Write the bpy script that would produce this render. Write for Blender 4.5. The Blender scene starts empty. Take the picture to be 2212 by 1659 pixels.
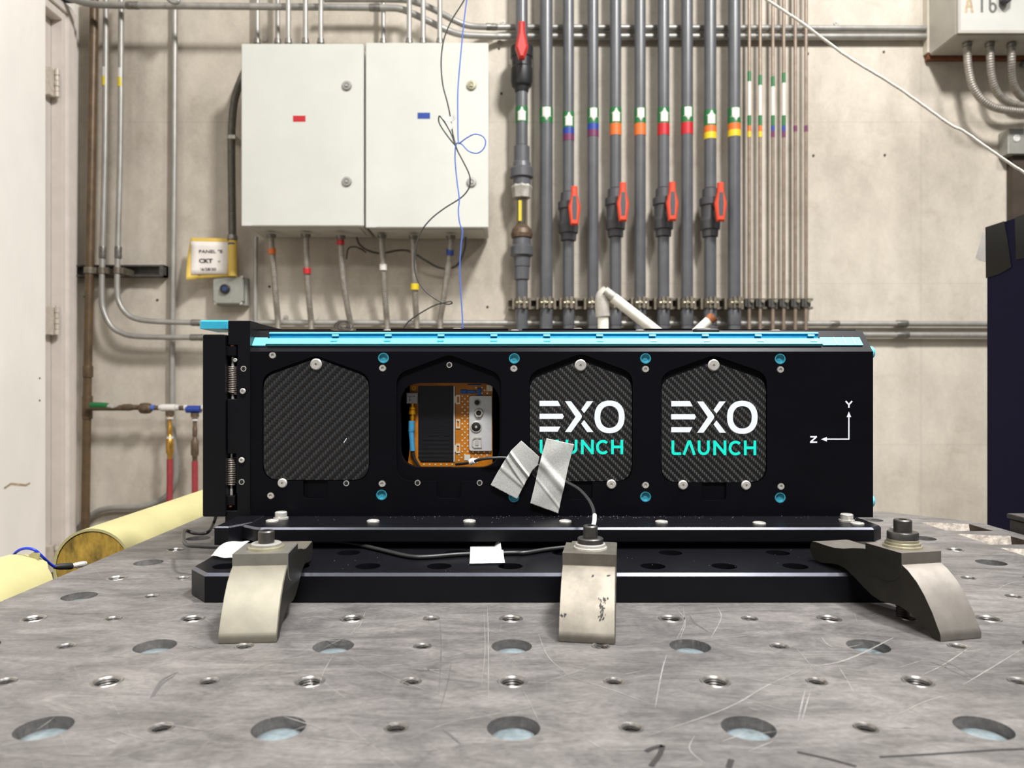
import bpy, bmesh, math, random
from mathutils import Vector, Matrix
from mathutils.geometry import tessellate_polygon, delaunay_2d_cdt

random.seed(7)
SC = bpy.context.scene
COL = SC.collection
PI = math.pi

# ------------------------------------------------------------------ camera, world, lights, exposure
F, CX, CY, H = 1600.0, 1092.0, 840.0, 0.1466      # focal length in pixels, principal point, eye height over the table
WALL, FLOOR = 2.80, -0.72                          # distance of the rear wall, floor level under the table top

cam_d = bpy.data.cameras.new('camera')
cam = bpy.data.objects.new('camera', cam_d)
COL.objects.link(cam)
cam.location = (0, 0, H)
cam.rotation_euler = (PI / 2, 0, 0)
cam_d.sensor_width = 36.0
cam_d.lens = F / 2212.0 * 36.0
cam_d.shift_x = (1106.0 - CX) / 2212.0
cam_d.shift_y = (CY - 829.5) / 2212.0
cam_d.clip_start = 0.01
cam_d.dof.use_dof = True
cam_d.dof.focus_distance = 0.60
cam_d.dof.aperture_fstop = 13.0
SC.camera = cam

world = bpy.data.worlds.new('hall_light')
SC.world = world
world.use_nodes = True
world.node_tree.nodes['Background'].inputs[0].default_value = (0.96, 0.98, 1.0, 1)
world.node_tree.nodes['Background'].inputs[1].default_value = 0.165


def area(name, loc, target, sx, sy, power, color=(1, 0.98, 0.965), spread=PI):
    l = bpy.data.lights.new(name, 'AREA')
    l.shape = 'RECTANGLE'
    l.size, l.size_y, l.energy, l.color = sx, sy, power, color
    l.spread = spread
    o = bpy.data.objects.new(name, l)
    COL.objects.link(o)
    o.location = loc
    d = Vector(target) - Vector(loc)
    o.rotation_euler = d.to_track_quat('-Z', 'Y').to_euler()
    return o


area('ceiling_lamp_main', (0.90, 0.50, 2.85), (0.30, 1.6, 0.0), 0.30, 0.45, 140)
area('ceiling_lamp_side', (2.15, 0.45, 2.85), (1.6, 1.7, 0.0), 0.30, 0.45, 42)
area('ceiling_lamp_near', (0.67, -0.13, 2.60), (0.4, 0.3, 0.0), 0.22, 0.26, 7)
area('fill_lamp_left', (-1.0, 0.5, 2.7), (-0.8, 1.4, 0.0), 0.25, 1.2, 11)  # unseen fill lamp, added to brighten the left side
area('ceiling_lamp_behind', (0.25, -0.95, 2.30), (0.1, 0.60, 0.1), 1.25, 0.3, 20, spread=1.35)

SC.view_settings.view_transform = 'Standard'
SC.view_settings.look = 'None'
SC.view_settings.gamma = 1.0
SC.view_settings.exposure = 0.0
SC.view_settings.use_curve_mapping = False


# ------------------------------------------------------------------ measuring helpers
def P(px, py, d):
    """The point seen at pixel (px, py) that lies d metres in front of the eye."""
    return Vector(((px - CX) * d / F, d, H - (py - CY) * d / F))


def G(px, py, z=0.0):
    """The point seen at pixel (px, py) that lies on the level z."""
    return P(px, py, F * (H - z) / (py - CY))


# ------------------------------------------------------------------ materials
def lin(c):
    return tuple(((v / 255.0) / 12.92 if v / 255.0 <= 0.04045 else ((v / 255.0 + 0.055) / 1.055) ** 2.4) for v in c) + (1.0,)


class NT:
    def __init__(self, name):
        self.m = bpy.data.materials.new(name)
        self.m.use_nodes = True
        self.t = self.m.node_tree
        self.b = self.t.nodes['Principled BSDF']
        self._co = None

    def n(self, typ, **kw):
        nd = self.t.nodes.new(typ)
        for k, v in kw.items():
            setattr(nd, k, v)
        return nd

    def link(self, a, b):
        self.t.links.new(a, b)

    def co(self):
        if self._co is None:
            self._co = self.n('ShaderNodeNewGeometry').outputs['Position']
        return self._co

    def scaled(self, sx, sy, sz):
        v = self.n('ShaderNodeVectorMath', operation='MULTIPLY')
        self.link(self.co(), v.inputs[0])
        v.inputs[1].default_value = (sx, sy, sz)
        return v.outputs[0]

    def noise(self, scale, detail=4, rough=0.6, vec=None, dist=0.0):
        nd = self.n('ShaderNodeTexNoise')
        nd.inputs['Scale'].default_value = scale
        nd.inputs['Detail'].default_value = detail
        nd.inputs['Roughness'].default_value = rough
        nd.inputs['Distortion'].default_value = dist
        self.link(vec if vec is not None else self.co(), nd.inputs['Vector'])
        return nd.outputs['Fac']

    def ramp(self, fac, stops):
        r = self.n('ShaderNodeValToRGB')
        el = r.color_ramp.elements
        while len(el) < len(stops):
            el.new(0.5)
        for e, (p, c) in zip(el, stops):
            e.position = p
            e.color = lin(c) if len(c) == 3 else c
        self.link(fac, r.inputs[0])
        return r.outputs[0]

    def mix(self, fac, a, b, blend='MIX'):
        nd = self.n('ShaderNodeMix', data_type='RGBA', blend_type=blend)
        for sock, v in ((nd.inputs[0], fac), (nd.inputs[6], a), (nd.inputs[7], b)):
            if hasattr(v, 'links'):
                self.link(v, sock)
            elif isinstance(v, (int, float)):
                sock.default_value = v
            else:
                sock.default_value = lin(v) if len(v) == 3 else v
        return nd.outputs[2]

    def math(self, op, a, b=None, c=None):
        nd = self.n('ShaderNodeMath', operation=op)
        for i, v in enumerate((a, b, c)):
            if v is None:
                continue
            if hasattr(v, 'links'):
                self.link(v, nd.inputs[i])
            else:
                nd.inputs[i].default_value = v
        return nd.outputs[0]

    def bump(self, h, strength=0.2, dist=0.001):
        nd = self.n('ShaderNodeBump')
        nd.inputs['Strength'].default_value = strength
        nd.inputs['Distance'].default_value = dist
        self.link(h, nd.inputs['Height'])
        self.link(nd.outputs[0], self.b.inputs['Normal'])


def mat(name, color, rough=0.5, metal=0.0, var=0.0, scale=40.0, bump=0.0, spec=0.5, coat=0.0, alpha=1.0, trans=0.0, sub=0.0, stretch=None):
    """A procedural material: one colour, its brightness broken up by noise, and fine relief."""
    k = NT(name)
    k.b.inputs['Roughness'].default_value = rough
    k.b.inputs['Metallic'].default_value = metal
    k.b.inputs['Specular IOR Level'].default_value = spec
    k.b.inputs['Coat Weight'].default_value = coat
    k.b.inputs['Alpha'].default_value = alpha
    k.b.inputs['Transmission Weight'].default_value = trans
    k.b.inputs['Base Color'].default_value = lin(color)
    vec = k.scaled(*stretch) if stretch else None
    if var > 0:
        f = k.noise(scale, 5, 0.65, vec)
        lo = tuple(max(0, c * (1 - var)) for c in color)
        hi = tuple(min(255, c * (1 + var)) for c in color)
        k.link(k.ramp(f, [(0.3, lo), (0.7, hi)]), k.b.inputs['Base Color'])
    if bump > 0:
        k.bump(k.noise(scale * 3, 4, 0.6, vec), bump, 0.0006)
    return k.m


M = {}
M['anod'] = mat('black_anodised', (13, 13, 17), 0.34, 0.0, 0.10, 60, 0.0, 0.18)
M['anod_body'] = mat('black_anodised_milled', (9, 9, 14), 0.38, 0.0, 0.15, 40, 0.02, 0.10, stretch=(0.35, 1, 1.2))
M['anod_edge'] = mat('black_anodised_bevel', (96, 98, 106), 0.24, 0.9, 0.05, 80)
M['black_dark'] = mat('black_cavity', (8, 8, 9), 0.6)
M['black_rub'] = mat('black_rubber', (26, 26, 27), 0.55, 0, 0.1, 90)
M['latch'] = mat('cyan_latch_paint', (48, 162, 194), 0.4, 0.1, 0.04, 200)
M['cyan'] = mat('cyan_anodised', (100, 186, 202), 0.5, 0.1, 0.04, 200, 0.0, 0.2)
M['cyan_deep'] = mat('rail_groove_blue', (0, 126, 168), 0.45, 0.2, 0.05, 200, 0.0, 0.2)
M['stud'] = mat('teal_anodised', (66, 158, 178), 0.35, 0.3, 0.1, 300)
M['steel'] = mat('stainless_steel', (206, 203, 196), 0.3, 0.55, 0.06, 300)
M['steel_dark'] = mat('black_oxide_steel', (84, 82, 80), 0.38, 0.8, 0.1, 200)
M['spring'] = mat('spring_steel', (176, 166, 156), 0.35, 0.5)
M['copper'] = mat('copper_pin', (190, 120, 70), 0.35, 0.8)
M['zinc'] = mat('zinc_yellow_washer', (176, 170, 146), 0.34, 0.7, 0.08, 200)
M['white_print'] = mat('white_print', (226, 232, 241), 0.5)
M['teal_print'] = mat('turquoise_print', (0, 226, 204), 0.5)
M['grey_print'] = mat('grey_print', (96, 98, 92), 0.6, 0, 0.2, 60)
M['black_print'] = mat('black_print', (28, 28, 28), 0.6)
M['tan_print'] = mat('worn_print', (170, 150, 118), 0.6, 0, 0.2, 60)
M['clamp'] = mat('nickel_clamp', (136, 132, 119), 0.55, 0.9, 0.05, 90, 0.03)
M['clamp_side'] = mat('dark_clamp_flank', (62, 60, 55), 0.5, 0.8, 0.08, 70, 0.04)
M['clamp_dark'] = mat('grey_clamp_block', (160, 157, 148), 0.46, 0.9, 0.05, 90, 0.03)
M['clamp_old'] = mat('worn_grey_clamp', (126, 121, 112), 0.5, 0.9, 0.1, 70, 0.05)
M['clamp_mid'] = mat('scuffed_nickel_clamp', (124, 119, 109), 0.55, 0.9, 0.12, 60, 0.05)
M['clamp_end'] = mat('satin_grey_clamp', (134, 129, 122), 0.55, 0.9, 0.08, 60, 0.05)
M['cable'] = mat('black_cable', (36, 36, 36), 0.42, 0, 0.1, 200)
M['wire_black'] = mat('thin_black_wire', (48, 50, 46), 0.5)
M['wire_blue'] = mat('thin_blue_wire', (70, 105, 190), 0.5)
M['cord_blue'] = mat('blue_cord', (16, 50, 190), 0.4)
M['string'] = mat('white_string', (226, 220, 206), 0.8, 0, 0.08, 300)
M['pvc_dark'] = mat('dark_grey_pvc', (84, 85, 88), 0.33, 0, 0.06, 18)
M['pvc_black'] = mat('black_pvc', (36, 36, 38), 0.4)
M['pvc_valve'] = mat('charcoal_pvc', (66, 66, 68), 0.5)
M['pvc_white'] = mat('white_pvc', (222, 218, 205), 0.4, 0, 0.06, 30)
M['tee_grey'] = mat('galvanised_tee', (178, 174, 164), 0.5, 0.3, 0.1, 60)
M['red'] = mat('orange_red_handle', (210, 64, 32), 0.4)
M['red_dark'] = mat('dark_red_handle', (181, 45, 38), 0.4)
M['band_red'] = mat('red_band', (181, 24, 33), 0.45)
M['band_orange'] = mat('orange_band', (204, 103, 35), 0.45)
M['band_yellow'] = mat('yellow_band', (211, 186, 29), 0.45)
M['band_blue'] = mat('blue_band', (28, 58, 140), 0.45)
M['band_purple'] = mat('purple_band', (102, 36, 77), 0.45)
M['band_green'] = mat('green_band', (29, 105, 54), 0.45)
M['band_white'] = mat('white_band', (209, 205, 197), 0.5)
M['galv'] = mat('galvanised_conduit', (158, 156, 150), 0.46, 0.45, 0.08, 26, stretch=(1, 1, 0.4))
M['galv_dark'] = mat('galvanised_coupling', (128, 126, 120), 0.4, 0.75, 0.1, 60)
M['flex'] = mat('flexible_metal_conduit', (150, 144, 134), 0.45, 0.5, 0.1, 60)
M['flex_dark'] = mat('dark_flexible_conduit', (96, 92, 84), 0.4, 0.5, 0.1, 60)
M['strut'] = mat('dull_strut', (120, 112, 98), 0.5, 0.6, 0.15, 60)
M['strut_dark'] = mat('dark_strut', (82, 80, 76), 0.5, 0.4, 0.15, 60)
M['rust'] = mat('brown_painted_pipe', (94, 76, 54), 0.45, 0.2, 0.16, 24, 0.05)
M['rusty'] = mat('rusty_end', (124, 70, 34), 0.8, 0, 0.25, 120, 0.2)
M['fitting'] = mat('dark_bronze_fitting', (92, 76, 60), 0.5, 0.3, 0.2, 80, 0.1)
M['brass'] = mat('brass_fitting', (196, 150, 70), 0.3, 0.85, 0.08, 90)
M['hose'] = mat('red_hose', (146, 50, 56), 0.5, 0, 0.08, 60)
M['coppertube'] = mat('dull_copper_tube', (132, 117, 102), 0.45, 0.25, 0.12, 30)
M['enclosure'] = mat('pale_grey_enclosure', (196, 197, 189), 0.4, 0, 0.02, 5)
M['enclosure_side'] = mat('grey_enclosure_body', (186, 184, 174), 0.45, 0, 0.02, 5)
M['panel_white'] = mat('off_white_panel', (188, 187, 180), 0.5, 0, 0.02, 12)
M['panel_grey'] = mat('grey_panel_box', (172, 168, 158), 0.45, 0.1, 0.04, 12)
M['board_pale'] = mat('painted_backboard', (196, 188, 172), 0.6, 0, 0.05, 20)
M['wood'] = mat('brown_backboard_edge', (112, 66, 36), 0.7, 0, 0.15, 60)
M['grey_box'] = mat('grey_cast_box', (150, 150, 142), 0.5, 0.3, 0.05, 80, 0.05)
M['button'] = mat('blue_black_button', (38, 54, 92), 0.35)
M['paper'] = mat('white_paper', (226, 219, 212), 0.7, 0, 0.02, 30)
M['yellow_paper'] = mat('yellow_paper', (207, 176, 80), 0.6, 0, 0.04, 30)
M['label_grey'] = mat('pale_label', (200, 198, 195), 0.5)
M['yellow_tag'] = mat('yellow_tag', (209, 188, 22), 0.45)
M['tube_skin'] = mat('pale_yellow_tube', (170, 163, 116), 0.5, 0, 0.05, 10, 0.02)
M['foam'] = mat('mustard_foam', (140, 114, 44), 0.85, 0, 0.34, 60, 0.5, stretch=(1.6, 1, 0.8))
M['cabinet'] = mat('indigo_board', (13, 13, 44), 0.6, 0, 0.06, 30, 0.0, 0.15)
M['black_tape'] = mat('black_tape', (15, 15, 16), 0.25, 0, 0.1, 60, 0.05)
M['flap'] = mat('white_plastic_flap', (245, 247, 250), 0.3)
M['cast'] = mat('rough_casting', (148, 140, 130), 0.7, 0.2, 0.3, 160, 0.6)
M['cast_shade'] = mat('shaded_casting', (66, 54, 42), 0.8, 0.1, 0.3, 90, 0.4)  # darker copy of the casting, with the pocket shade in its colour
M['slate'] = mat('dark_rough_plate', (64, 61, 58), 0.7, 0, 0.25, 90, 0.4)
M['plug'] = mat('blue_grey_plug', (112, 124, 128), 0.12, 0.0, 0.15, 160, 0.5, 0.6, coat=0.6)
M['insert'] = mat('threaded_insert_steel', (150, 146, 141), 0.34, 0.8, 0.15, 200)
M['scratch'] = mat('bright_scratch', (158, 155, 151), 0.4, 0.5, 0.15, 90)
M['scuff'] = mat('dark_scuff', (88, 86, 85), 0.55, 0.2, 0.1, 90)
M['marker'] = mat('black_marker_ink', (40, 38, 38), 0.6)
M['pcb'] = mat('orange_circuit_board', (178, 108, 16), 0.4, 0, 0.08, 120)
M['pad'] = mat('tinned_pad', (226, 214, 190), 0.35, 0.4)
M['silver'] = mat('silver_cover', (206, 206, 206), 0.42, 0.35, 0.03, 200)
M['white_solid'] = mat('white_plastic', (198, 198, 195), 0.5)
M['blue_part'] = mat('blue_component', (22, 92, 168), 0.4, 0, 0.2, 600)
M['boot'] = mat('blue_heat_shrink', (62, 142, 186), 0.5, 0, 0.05, 200)
M['gold'] = mat('gold_connector', (226, 160, 30), 0.3, 0.8, 0.05, 300)
M['sensor'] = mat('grey_sensor_block', (168, 166, 164), 0.55, 0.1, 0.04, 200)
M['white_sleeve'] = mat('white_sleeve', (236, 236, 234), 0.5)
M['green_wire'] = mat('green_wire', (24, 128, 84), 0.5)
M['door_leaf'] = mat('grey_white_door', (206, 198, 190), 0.5, 0, 0.03, 6)
M['jamb'] = mat('off_white_jamb', (222, 213, 204), 0.45, 0, 0.03, 14, 0.03)
M['dark_gap'] = mat('dark_anchor_and_shade', (62, 52, 42), 0.6, 0, 0.1, 20)
M['dustm'] = mat('pale_dust', (170, 170, 168), 0.7)
M['hingem'] = mat('painted_hinge', (206, 196, 182), 0.45, 0.1, 0.08, 90)
M['navy'] = mat('navy_closer', (34, 58, 104), 0.45)


def tape_mat():
    k = NT('paper_tape')
    f = k.noise(900, 3, 0.7)
    k.link(k.ramp(f, [(0.3, (180, 180, 176)), (0.75, (218, 218, 214))]), k.b.inputs['Base Color'])
    k.b.inputs['Roughness'].default_value = 0.75
    k.b.inputs['Alpha'].default_value = 0.72
    k.bump(k.noise(700, 3, 0.7), 0.25, 0.0004)
    return k.m


def concrete_mat(name, a, b, c, stain):
    k = NT(name)
    big = k.noise(1.1, 4, 0.55, None, 0.4)
    base = k.ramp(big, [(0.32, a), (0.52, b), (0.72, c)])
    mott = k.noise(7, 6, 0.7, k.scaled(1, 1, 0.6))
    base = k.mix(0.62, base, k.ramp(mott, [(0.34, (116, 110, 101)), (0.62, (198, 192, 180))]), 'SOFT_LIGHT')
    spots = k.noise(9, 3, 0.5, k.scaled(1, 1, 1.7), 0.6)
    base = k.mix(k.ramp(spots, [(0.61, (0, 0, 0)), (0.72, (130, 130, 130))]), base, stain)
    fine = k.noise(70, 5, 0.7)
    base = k.mix(0.22, base, k.ramp(fine, [(0.3, (120, 110, 96)), (0.7, (215, 208, 194))]), 'SOFT_LIGHT')
    # horizontal and vertical board marks of the formwork
    sep = k.n('ShaderNodeSeparateXYZ')
    k.link(k.co(), sep.inputs[0])
    line = None
    for ax, per, off in ((2, 0.61, 0.13), (0, 1.22, 0.02)):
        t = k.math('FRACT', k.math('DIVIDE', k.math('ADD', sep.outputs[ax], off + 10), per))
        s = k.math('LESS_THAN', k.math('ABSOLUTE', k.math('SUBTRACT', t, 0.5)), 0.004)
        line = s if line is None else k.math('MAXIMUM', line, s)
    base = k.mix(k.math('MULTIPLY', line, 0.10), base, (112, 104, 92))
    k.link(base, k.b.inputs['Base Color'])
    k.b.inputs['Roughness'].default_value = 0.75
    k.b.inputs['Specular IOR Level'].default_value = 0.25
    k.bump(k.noise(40, 6, 0.7), 0.12, 0.003)
    return k.m


def paint_wall_mat(name, color, dirt):
    k = NT(name)
    f = k.noise(2.5, 5, 0.6, k.scaled(1, 1, 0.5))
    base = k.ramp(f, [(0.35, tuple(c * 0.94 for c in color)), (0.65, color)])
    sm = k.noise(6, 5, 0.65, k.scaled(1, 2.2, 0.7), 0.8)
    base = k.mix(k.ramp(sm, [(0.63, (0, 0, 0)), (0.78, (150, 150, 150))]), base, dirt)
    k.link(base, k.b.inputs['Base Color'])
    k.b.inputs['Roughness'].default_value = 0.5
    return k.m


def table_mat():
    k = NT('worn_steel_plate')
    a = k.noise(9, 6, 0.65, None, 0.5)
    base = k.ramp(a, [(0.3, (108, 107, 107)), (0.5, (126, 124, 123)), (0.72, (141, 139, 137))])
    st = k.noise(34, 5, 0.7, k.scaled(0.45, 1.3, 1), 1.2)
    base = k.mix(0.7, base, k.ramp(st, [(0.34, (70, 67, 66)), (0.62, (186, 183, 180))]), 'SOFT_LIGHT')
    smu = k.noise(22, 4, 0.6, k.scaled(0.6, 1, 1), 0.7)
    base = k.mix(k.ramp(smu, [(0.57, (0, 0, 0)), (0.70, (170, 170, 170))]), base, (78, 76, 76))
    spk = k.noise(150, 3, 0.6, k.scaled(0.5, 1, 1), 0.5)
    base = k.mix(k.ramp(spk, [(0.60, (0, 0, 0)), (0.72, (150, 150, 150))]), base, (84, 82, 82))
    grit = k.noise(420, 3, 0.7, k.scaled(0.6, 1, 1))
    base = k.mix(0.5, base, k.ramp(grit, [(0.36, (96, 94, 94)), (0.64, (172, 170, 168))]), 'SOFT_LIGHT')
    # hairline scuffs: very stretched noise in several directions
    for ang, sc, lo in ((0.1, 90, 0.66), (0.9, 80, 0.68), (-0.7, 70, 0.69), (1.6, 100, 0.70)):
        mp = k.n('ShaderNodeMapping')
        mp.inputs['Rotation'].default_value = (0, 0, ang)
        k.link(k.co(), mp.inputs['Vector'])
        v = k.n('ShaderNodeVectorMath', operation='MULTIPLY')
        k.link(mp.outputs[0], v.inputs[0])
        v.inputs[1].default_value = (0.12, 9.0, 1.0)
        f = k.noise(sc, 2, 0.5, v.outputs[0], 0.25)
        base = k.mix(k.ramp(f, [(lo, (0, 0, 0)), (lo + 0.08, (120, 120, 120))]), base, (172, 169, 165))
    k.link(base, k.b.inputs['Base Color'])
    k.b.inputs['Metallic'].default_value = 0.15
    k.link(k.ramp(k.noise(30, 4, 0.6), [(0.3, (0.36,) * 3 + (1,)), (0.7, (0.56,) * 3 + (1,))]), k.b.inputs['Roughness'])
    k.bump(k.noise(120, 4, 0.7), 0.08, 0.0006)
    return k.m


def carbon_mat(name, flip, tow, light):
    """Two by two twill: each tow is a rounded ridge that dives under its neighbours."""
    k = NT(name)
    sep = k.n('ShaderNodeSeparateXYZ')
    k.link(k.co(), sep.inputs[0])
    u = k.math('DIVIDE', k.math('ADD', sep.outputs[0], 3.0), tow)
    v = k.math('DIVIDE', k.math('ADD', sep.outputs[2], 3.0), tow)
    iu, iv = k.math('FLOOR', u), k.math('FLOOR', v)
    fu, fv = k.math('FRACT', u), k.math('FRACT', v)
    s = k.math('ADD', iu, iv) if flip else k.math('SUBTRACT', iu, iv)
    ph = k.math('FLOORED_MODULO', s, 4.0)
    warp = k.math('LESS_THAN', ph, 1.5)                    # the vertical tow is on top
    second = k.math('FLOORED_MODULO', ph, 2.0)
    # position along the float (0..1 over two cells) and across the tow
    alv = k.math('DIVIDE', k.math('ADD', fv, k.math('SUBTRACT', 1.0, second) if not flip else second), 2.0)
    alu = k.math('DIVIDE', k.math('ADD', fu, second), 2.0)
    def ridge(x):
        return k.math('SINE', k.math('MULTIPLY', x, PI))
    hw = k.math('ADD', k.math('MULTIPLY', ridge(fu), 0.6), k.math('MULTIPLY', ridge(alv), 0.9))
    hf = k.math('ADD', k.math('MULTIPLY', ridge(fv), 0.6), k.math('MULTIPLY', ridge(alu), 0.9))
    h = k.n('ShaderNodeMix', data_type='FLOAT')
    k.link(warp, h.inputs[0]); k.link(hf, h.inputs[2]); k.link(hw, h.inputs[3])
    crown_glint = k.math('MULTIPLY', warp, k.math('POWER', k.math('MULTIPLY', ridge(alv), ridge(fu)), 0.8))  # highlight on each vertical tow, mixed into the base colour below
    col = k.mix(crown_glint, (13, 13, 14), light)
    fib = k.noise(6000, 2, 0.5)
    col = k.mix(0.35, col, k.ramp(fib, [(0.3, (20, 20, 20)), (0.7, (150, 150, 148))]), 'SOFT_LIGHT')
    k.link(col, k.b.inputs['Base Color'])
    k.b.inputs['Roughness'].default_value = 0.3
    k.b.inputs['Metallic'].default_value = 0.25
    k.b.inputs['Specular IOR Level'].default_value = 0.7
    k.bump(h.outputs[0], 0.7, 0.0003)
    return k.m


def solar_mat():
    k = NT('solar_cell')
    sep = k.n('ShaderNodeSeparateXYZ')
    k.link(k.co(), sep.inputs[0])
    t = k.math('FRACT', k.math('DIVIDE', k.math('ADD', sep.outputs[2], 1.0), 0.00118))
    ln = k.math('LESS_THAN', t, 0.2)
    k.link(k.mix(ln, (7, 7, 11), (40, 40, 43)), k.b.inputs['Base Color'])
    k.b.inputs['Roughness'].default_value = 0.2
    return k.m


M['tape'] = tape_mat()
M['concrete'] = concrete_mat('concrete_wall', (182, 176, 167), (197, 191, 182), (207, 202, 193), (152, 140, 122))
M['floor'] = concrete_mat('concrete_floor', (120, 116, 110), (134, 130, 122), (146, 140, 132), (96, 92, 88))
M['white_wall'] = paint_wall_mat('scuffed_white_paint', (248, 243, 236), (212, 202, 190))
M['table'] = table_mat()
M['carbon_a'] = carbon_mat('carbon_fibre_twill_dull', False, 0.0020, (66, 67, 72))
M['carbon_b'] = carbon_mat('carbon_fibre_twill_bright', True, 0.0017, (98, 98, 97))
M['solar'] = solar_mat()


# ------------------------------------------------------------------ mesh helpers
class MB:
    def __init__(self):
        self.v, self.f, self.mi, self.m = [], [], [], 0

    def add(self, verts, faces):
        b = len(self.v)
        self.v += [tuple(x) for x in verts]
        for f in faces:
            self.f.append(tuple(b + i for i in f))
            self.mi.append(self.m)

    def box(self, x0, x1, y0, y1, z0, z1):
        self.add([(x0, y0, z0), (x1, y0, z0), (x1, y1, z0), (x0, y1, z0), (x0, y0, z1), (x1, y0, z1), (x1, y1, z1), (x0, y1, z1)],
                 [(0, 3, 2, 1), (4, 5, 6, 7), (0, 1, 5, 4), (1, 2, 6, 5), (2, 3, 7, 6), (3, 0, 4, 7)])
        return self

    def bbox(self, x0, x1, y0, y1, z0, z1, ch):
        """A box with chamfered vertical and top edges."""
        o = [(x0 + ch, y0), (x1 - ch, y0), (x1, y0 + ch), (x1, y1 - ch), (x1 - ch, y1), (x0 + ch, y1), (x0, y1 - ch), (x0, y0 + ch)]
        slab(self, o, [], z0, z1, lambda u, v, w: Vector((u, v, w)), ch * 0.7)
        return self

    def tube(self, pts, r, seg=12, caps=True, radii=None):
        pts = [Vector(p) for p in pts]
        n = len(pts)
        tan = []
        for i in range(n):
            t = (pts[min(i + 1, n - 1)] - pts[max(i - 1, 0)])
            tan.append(t.normalized() if t.length > 1e-9 else Vector((0, 0, 1)))
        ref = Vector((0, 1, 0)) if abs(tan[0].y) < 0.9 else Vector((1, 0, 0))
        a = tan[0].cross(ref).normalized()
        vs = []
        for i in range(n):
            a = (a - tan[i] * a.dot(tan[i])).normalized()
            b = tan[i].cross(a)
            rr = radii[i] if radii else r
            for k in range(seg):
                th = 2 * PI * k / seg
                vs.append(pts[i] + a * (rr * math.cos(th)) + b * (rr * math.sin(th)))
        fs = []
        for i in range(n - 1):
            for k in range(seg):
                k2 = (k + 1) % seg
                fs.append((i * seg + k, i * seg + k2, (i + 1) * seg + k2, (i + 1) * seg + k))
        if caps:
            fs.append(tuple(range(seg - 1, -1, -1)))
            fs.append(tuple((n - 1) * seg + k for k in range(seg)))
        self.add(vs, fs)
        return self

    def lathe(self, o, axis, prof, seg=24, caps=True):
        """prof: (distance along the axis, radius) pairs; zero radius closes it."""
        o, ax = Vector(o), Vector(axis).normalized()
        ref = Vector((0, 0, 1)) if abs(ax.z) < 0.9 else Vector((1, 0, 0))
        a = ax.cross(ref).normalized()
        b = ax.cross(a)
        vs, fs = [], []
        for (t, r) in prof:
            for k in range(seg):
                th = 2 * PI * k / seg
                vs.append(o + ax * t + a * (r * math.cos(th)) + b * (r * math.sin(th)))
        for i in range(len(prof) - 1):
            for k in range(seg):
                k2 = (k + 1) % seg
                fs.append((i * seg + k, i * seg + k2, (i + 1) * seg + k2, (i + 1) * seg + k))
        if caps:
            fs.append(tuple(range(seg - 1, -1, -1)))
            fs.append(tuple((len(prof) - 1) * seg + k for k in range(seg)))
        self.add(vs, fs)
        return self

    def cyl(self, p0, p1, r, seg=20, r2=None):
        p0, p1 = Vector(p0), Vector(p1)
        L = (p1 - p0).length
        return self.lathe(p0, p1 - p0, [(0, r), (L, r if r2 is None else r2)], seg)


def offset_poly(poly, d):
    """Moves every edge of a counter-clockwise polygon inwards by d."""
    n = len(poly)
    out = []
    for i in range(n):
        p0, p1, p2 = Vector(poly[i - 1]), Vector(poly[i]), Vector(poly[(i + 1) % n])
        e1, e2 = (p1 - p0).normalized(), (p2 - p1).normalized()
        n1, n2 = Vector((-e1.y, e1.x)), Vector((-e2.y, e2.x))
        m = n1 + n2
        if m.length < 1e-6:
            m = n1
        m.normalize()
        out.append(tuple(p1 + m * (d / max(0.35, m.dot(n1)))))
    return out


def area2(poly):
    return sum(poly[i - 1][0] * poly[i][1] - poly[i][0] * poly[i - 1][1] for i in range(len(poly)))


def ccw(poly):
    return list(poly) if area2(poly) > 0 else list(reversed(poly))


def slab(mb, outer, holes, w0, w1, mp, ch=0.0, bottom=True, edge_m=None, cap_m=None):
    """A plate between w0 and w1 with real holes; ch chamfers the outer edge on the w1 side."""
    outer = ccw(outer)
    holes = [ccw(h) for h in holes]
    top = offset_poly(outer, ch) if ch > 0 else outer
    m0 = mb.m

    def cap(o, hs, w, rev):
        if not hs and len(o) <= 4:
            mb.add([mp(p[0], p[1], w) for p in o], [tuple(range(len(o))) if not rev else tuple(range(len(o) - 1, -1, -1))])
            return
        pts, lps = [], []
        for l in [o] + hs:
            lps.append(list(range(len(pts), len(pts) + len(l))))
            pts += [Vector((p[0], p[1])) for p in l]
        vv, _, ff, _, _, _ = delaunay_2d_cdt(pts, [], lps, 2 if hs else 1, 1e-8)
        fs = []
        for f in ff:
            ar = sum(vv[f[i - 1]][0] * vv[f[i]][1] - vv[f[i]][0] * vv[f[i - 1]][1] for i in range(len(f)))
            fs.append(tuple(f) if (ar > 0) != rev else tuple(reversed(f)))
        mb.add([mp(p[0], p[1], w) for p in vv], fs)

    if cap_m is not None:
        mb.m = cap_m
    cap(top, holes, w1, False)
    if bottom:
        cap(outer, holes, w0, True)

    mb.m = m0

    def strip(a, wa, b, wb, rev):
        n = len(a)
        vs = [mp(p[0], p[1], wa) for p in a] + [mp(p[0], p[1], wb) for p in b]
        fs = []
        for i in range(n):
            j = (i + 1) % n
            q = (i, j, n + j, n + i)
            fs.append(q if not rev else tuple(reversed(q)))
        mb.add(vs, fs)

    if ch > 0:
        if edge_m is not None:
            mb.m = edge_m
        strip(outer, w1 - ch, top, w1, False)
        mb.m = m0
        strip(outer, w0, outer, w1 - ch, False)
    else:
        strip(outer, w0, outer, w1, False)
    for h in holes:
        strip(h, w0, h, w1, True)
    return mb


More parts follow.
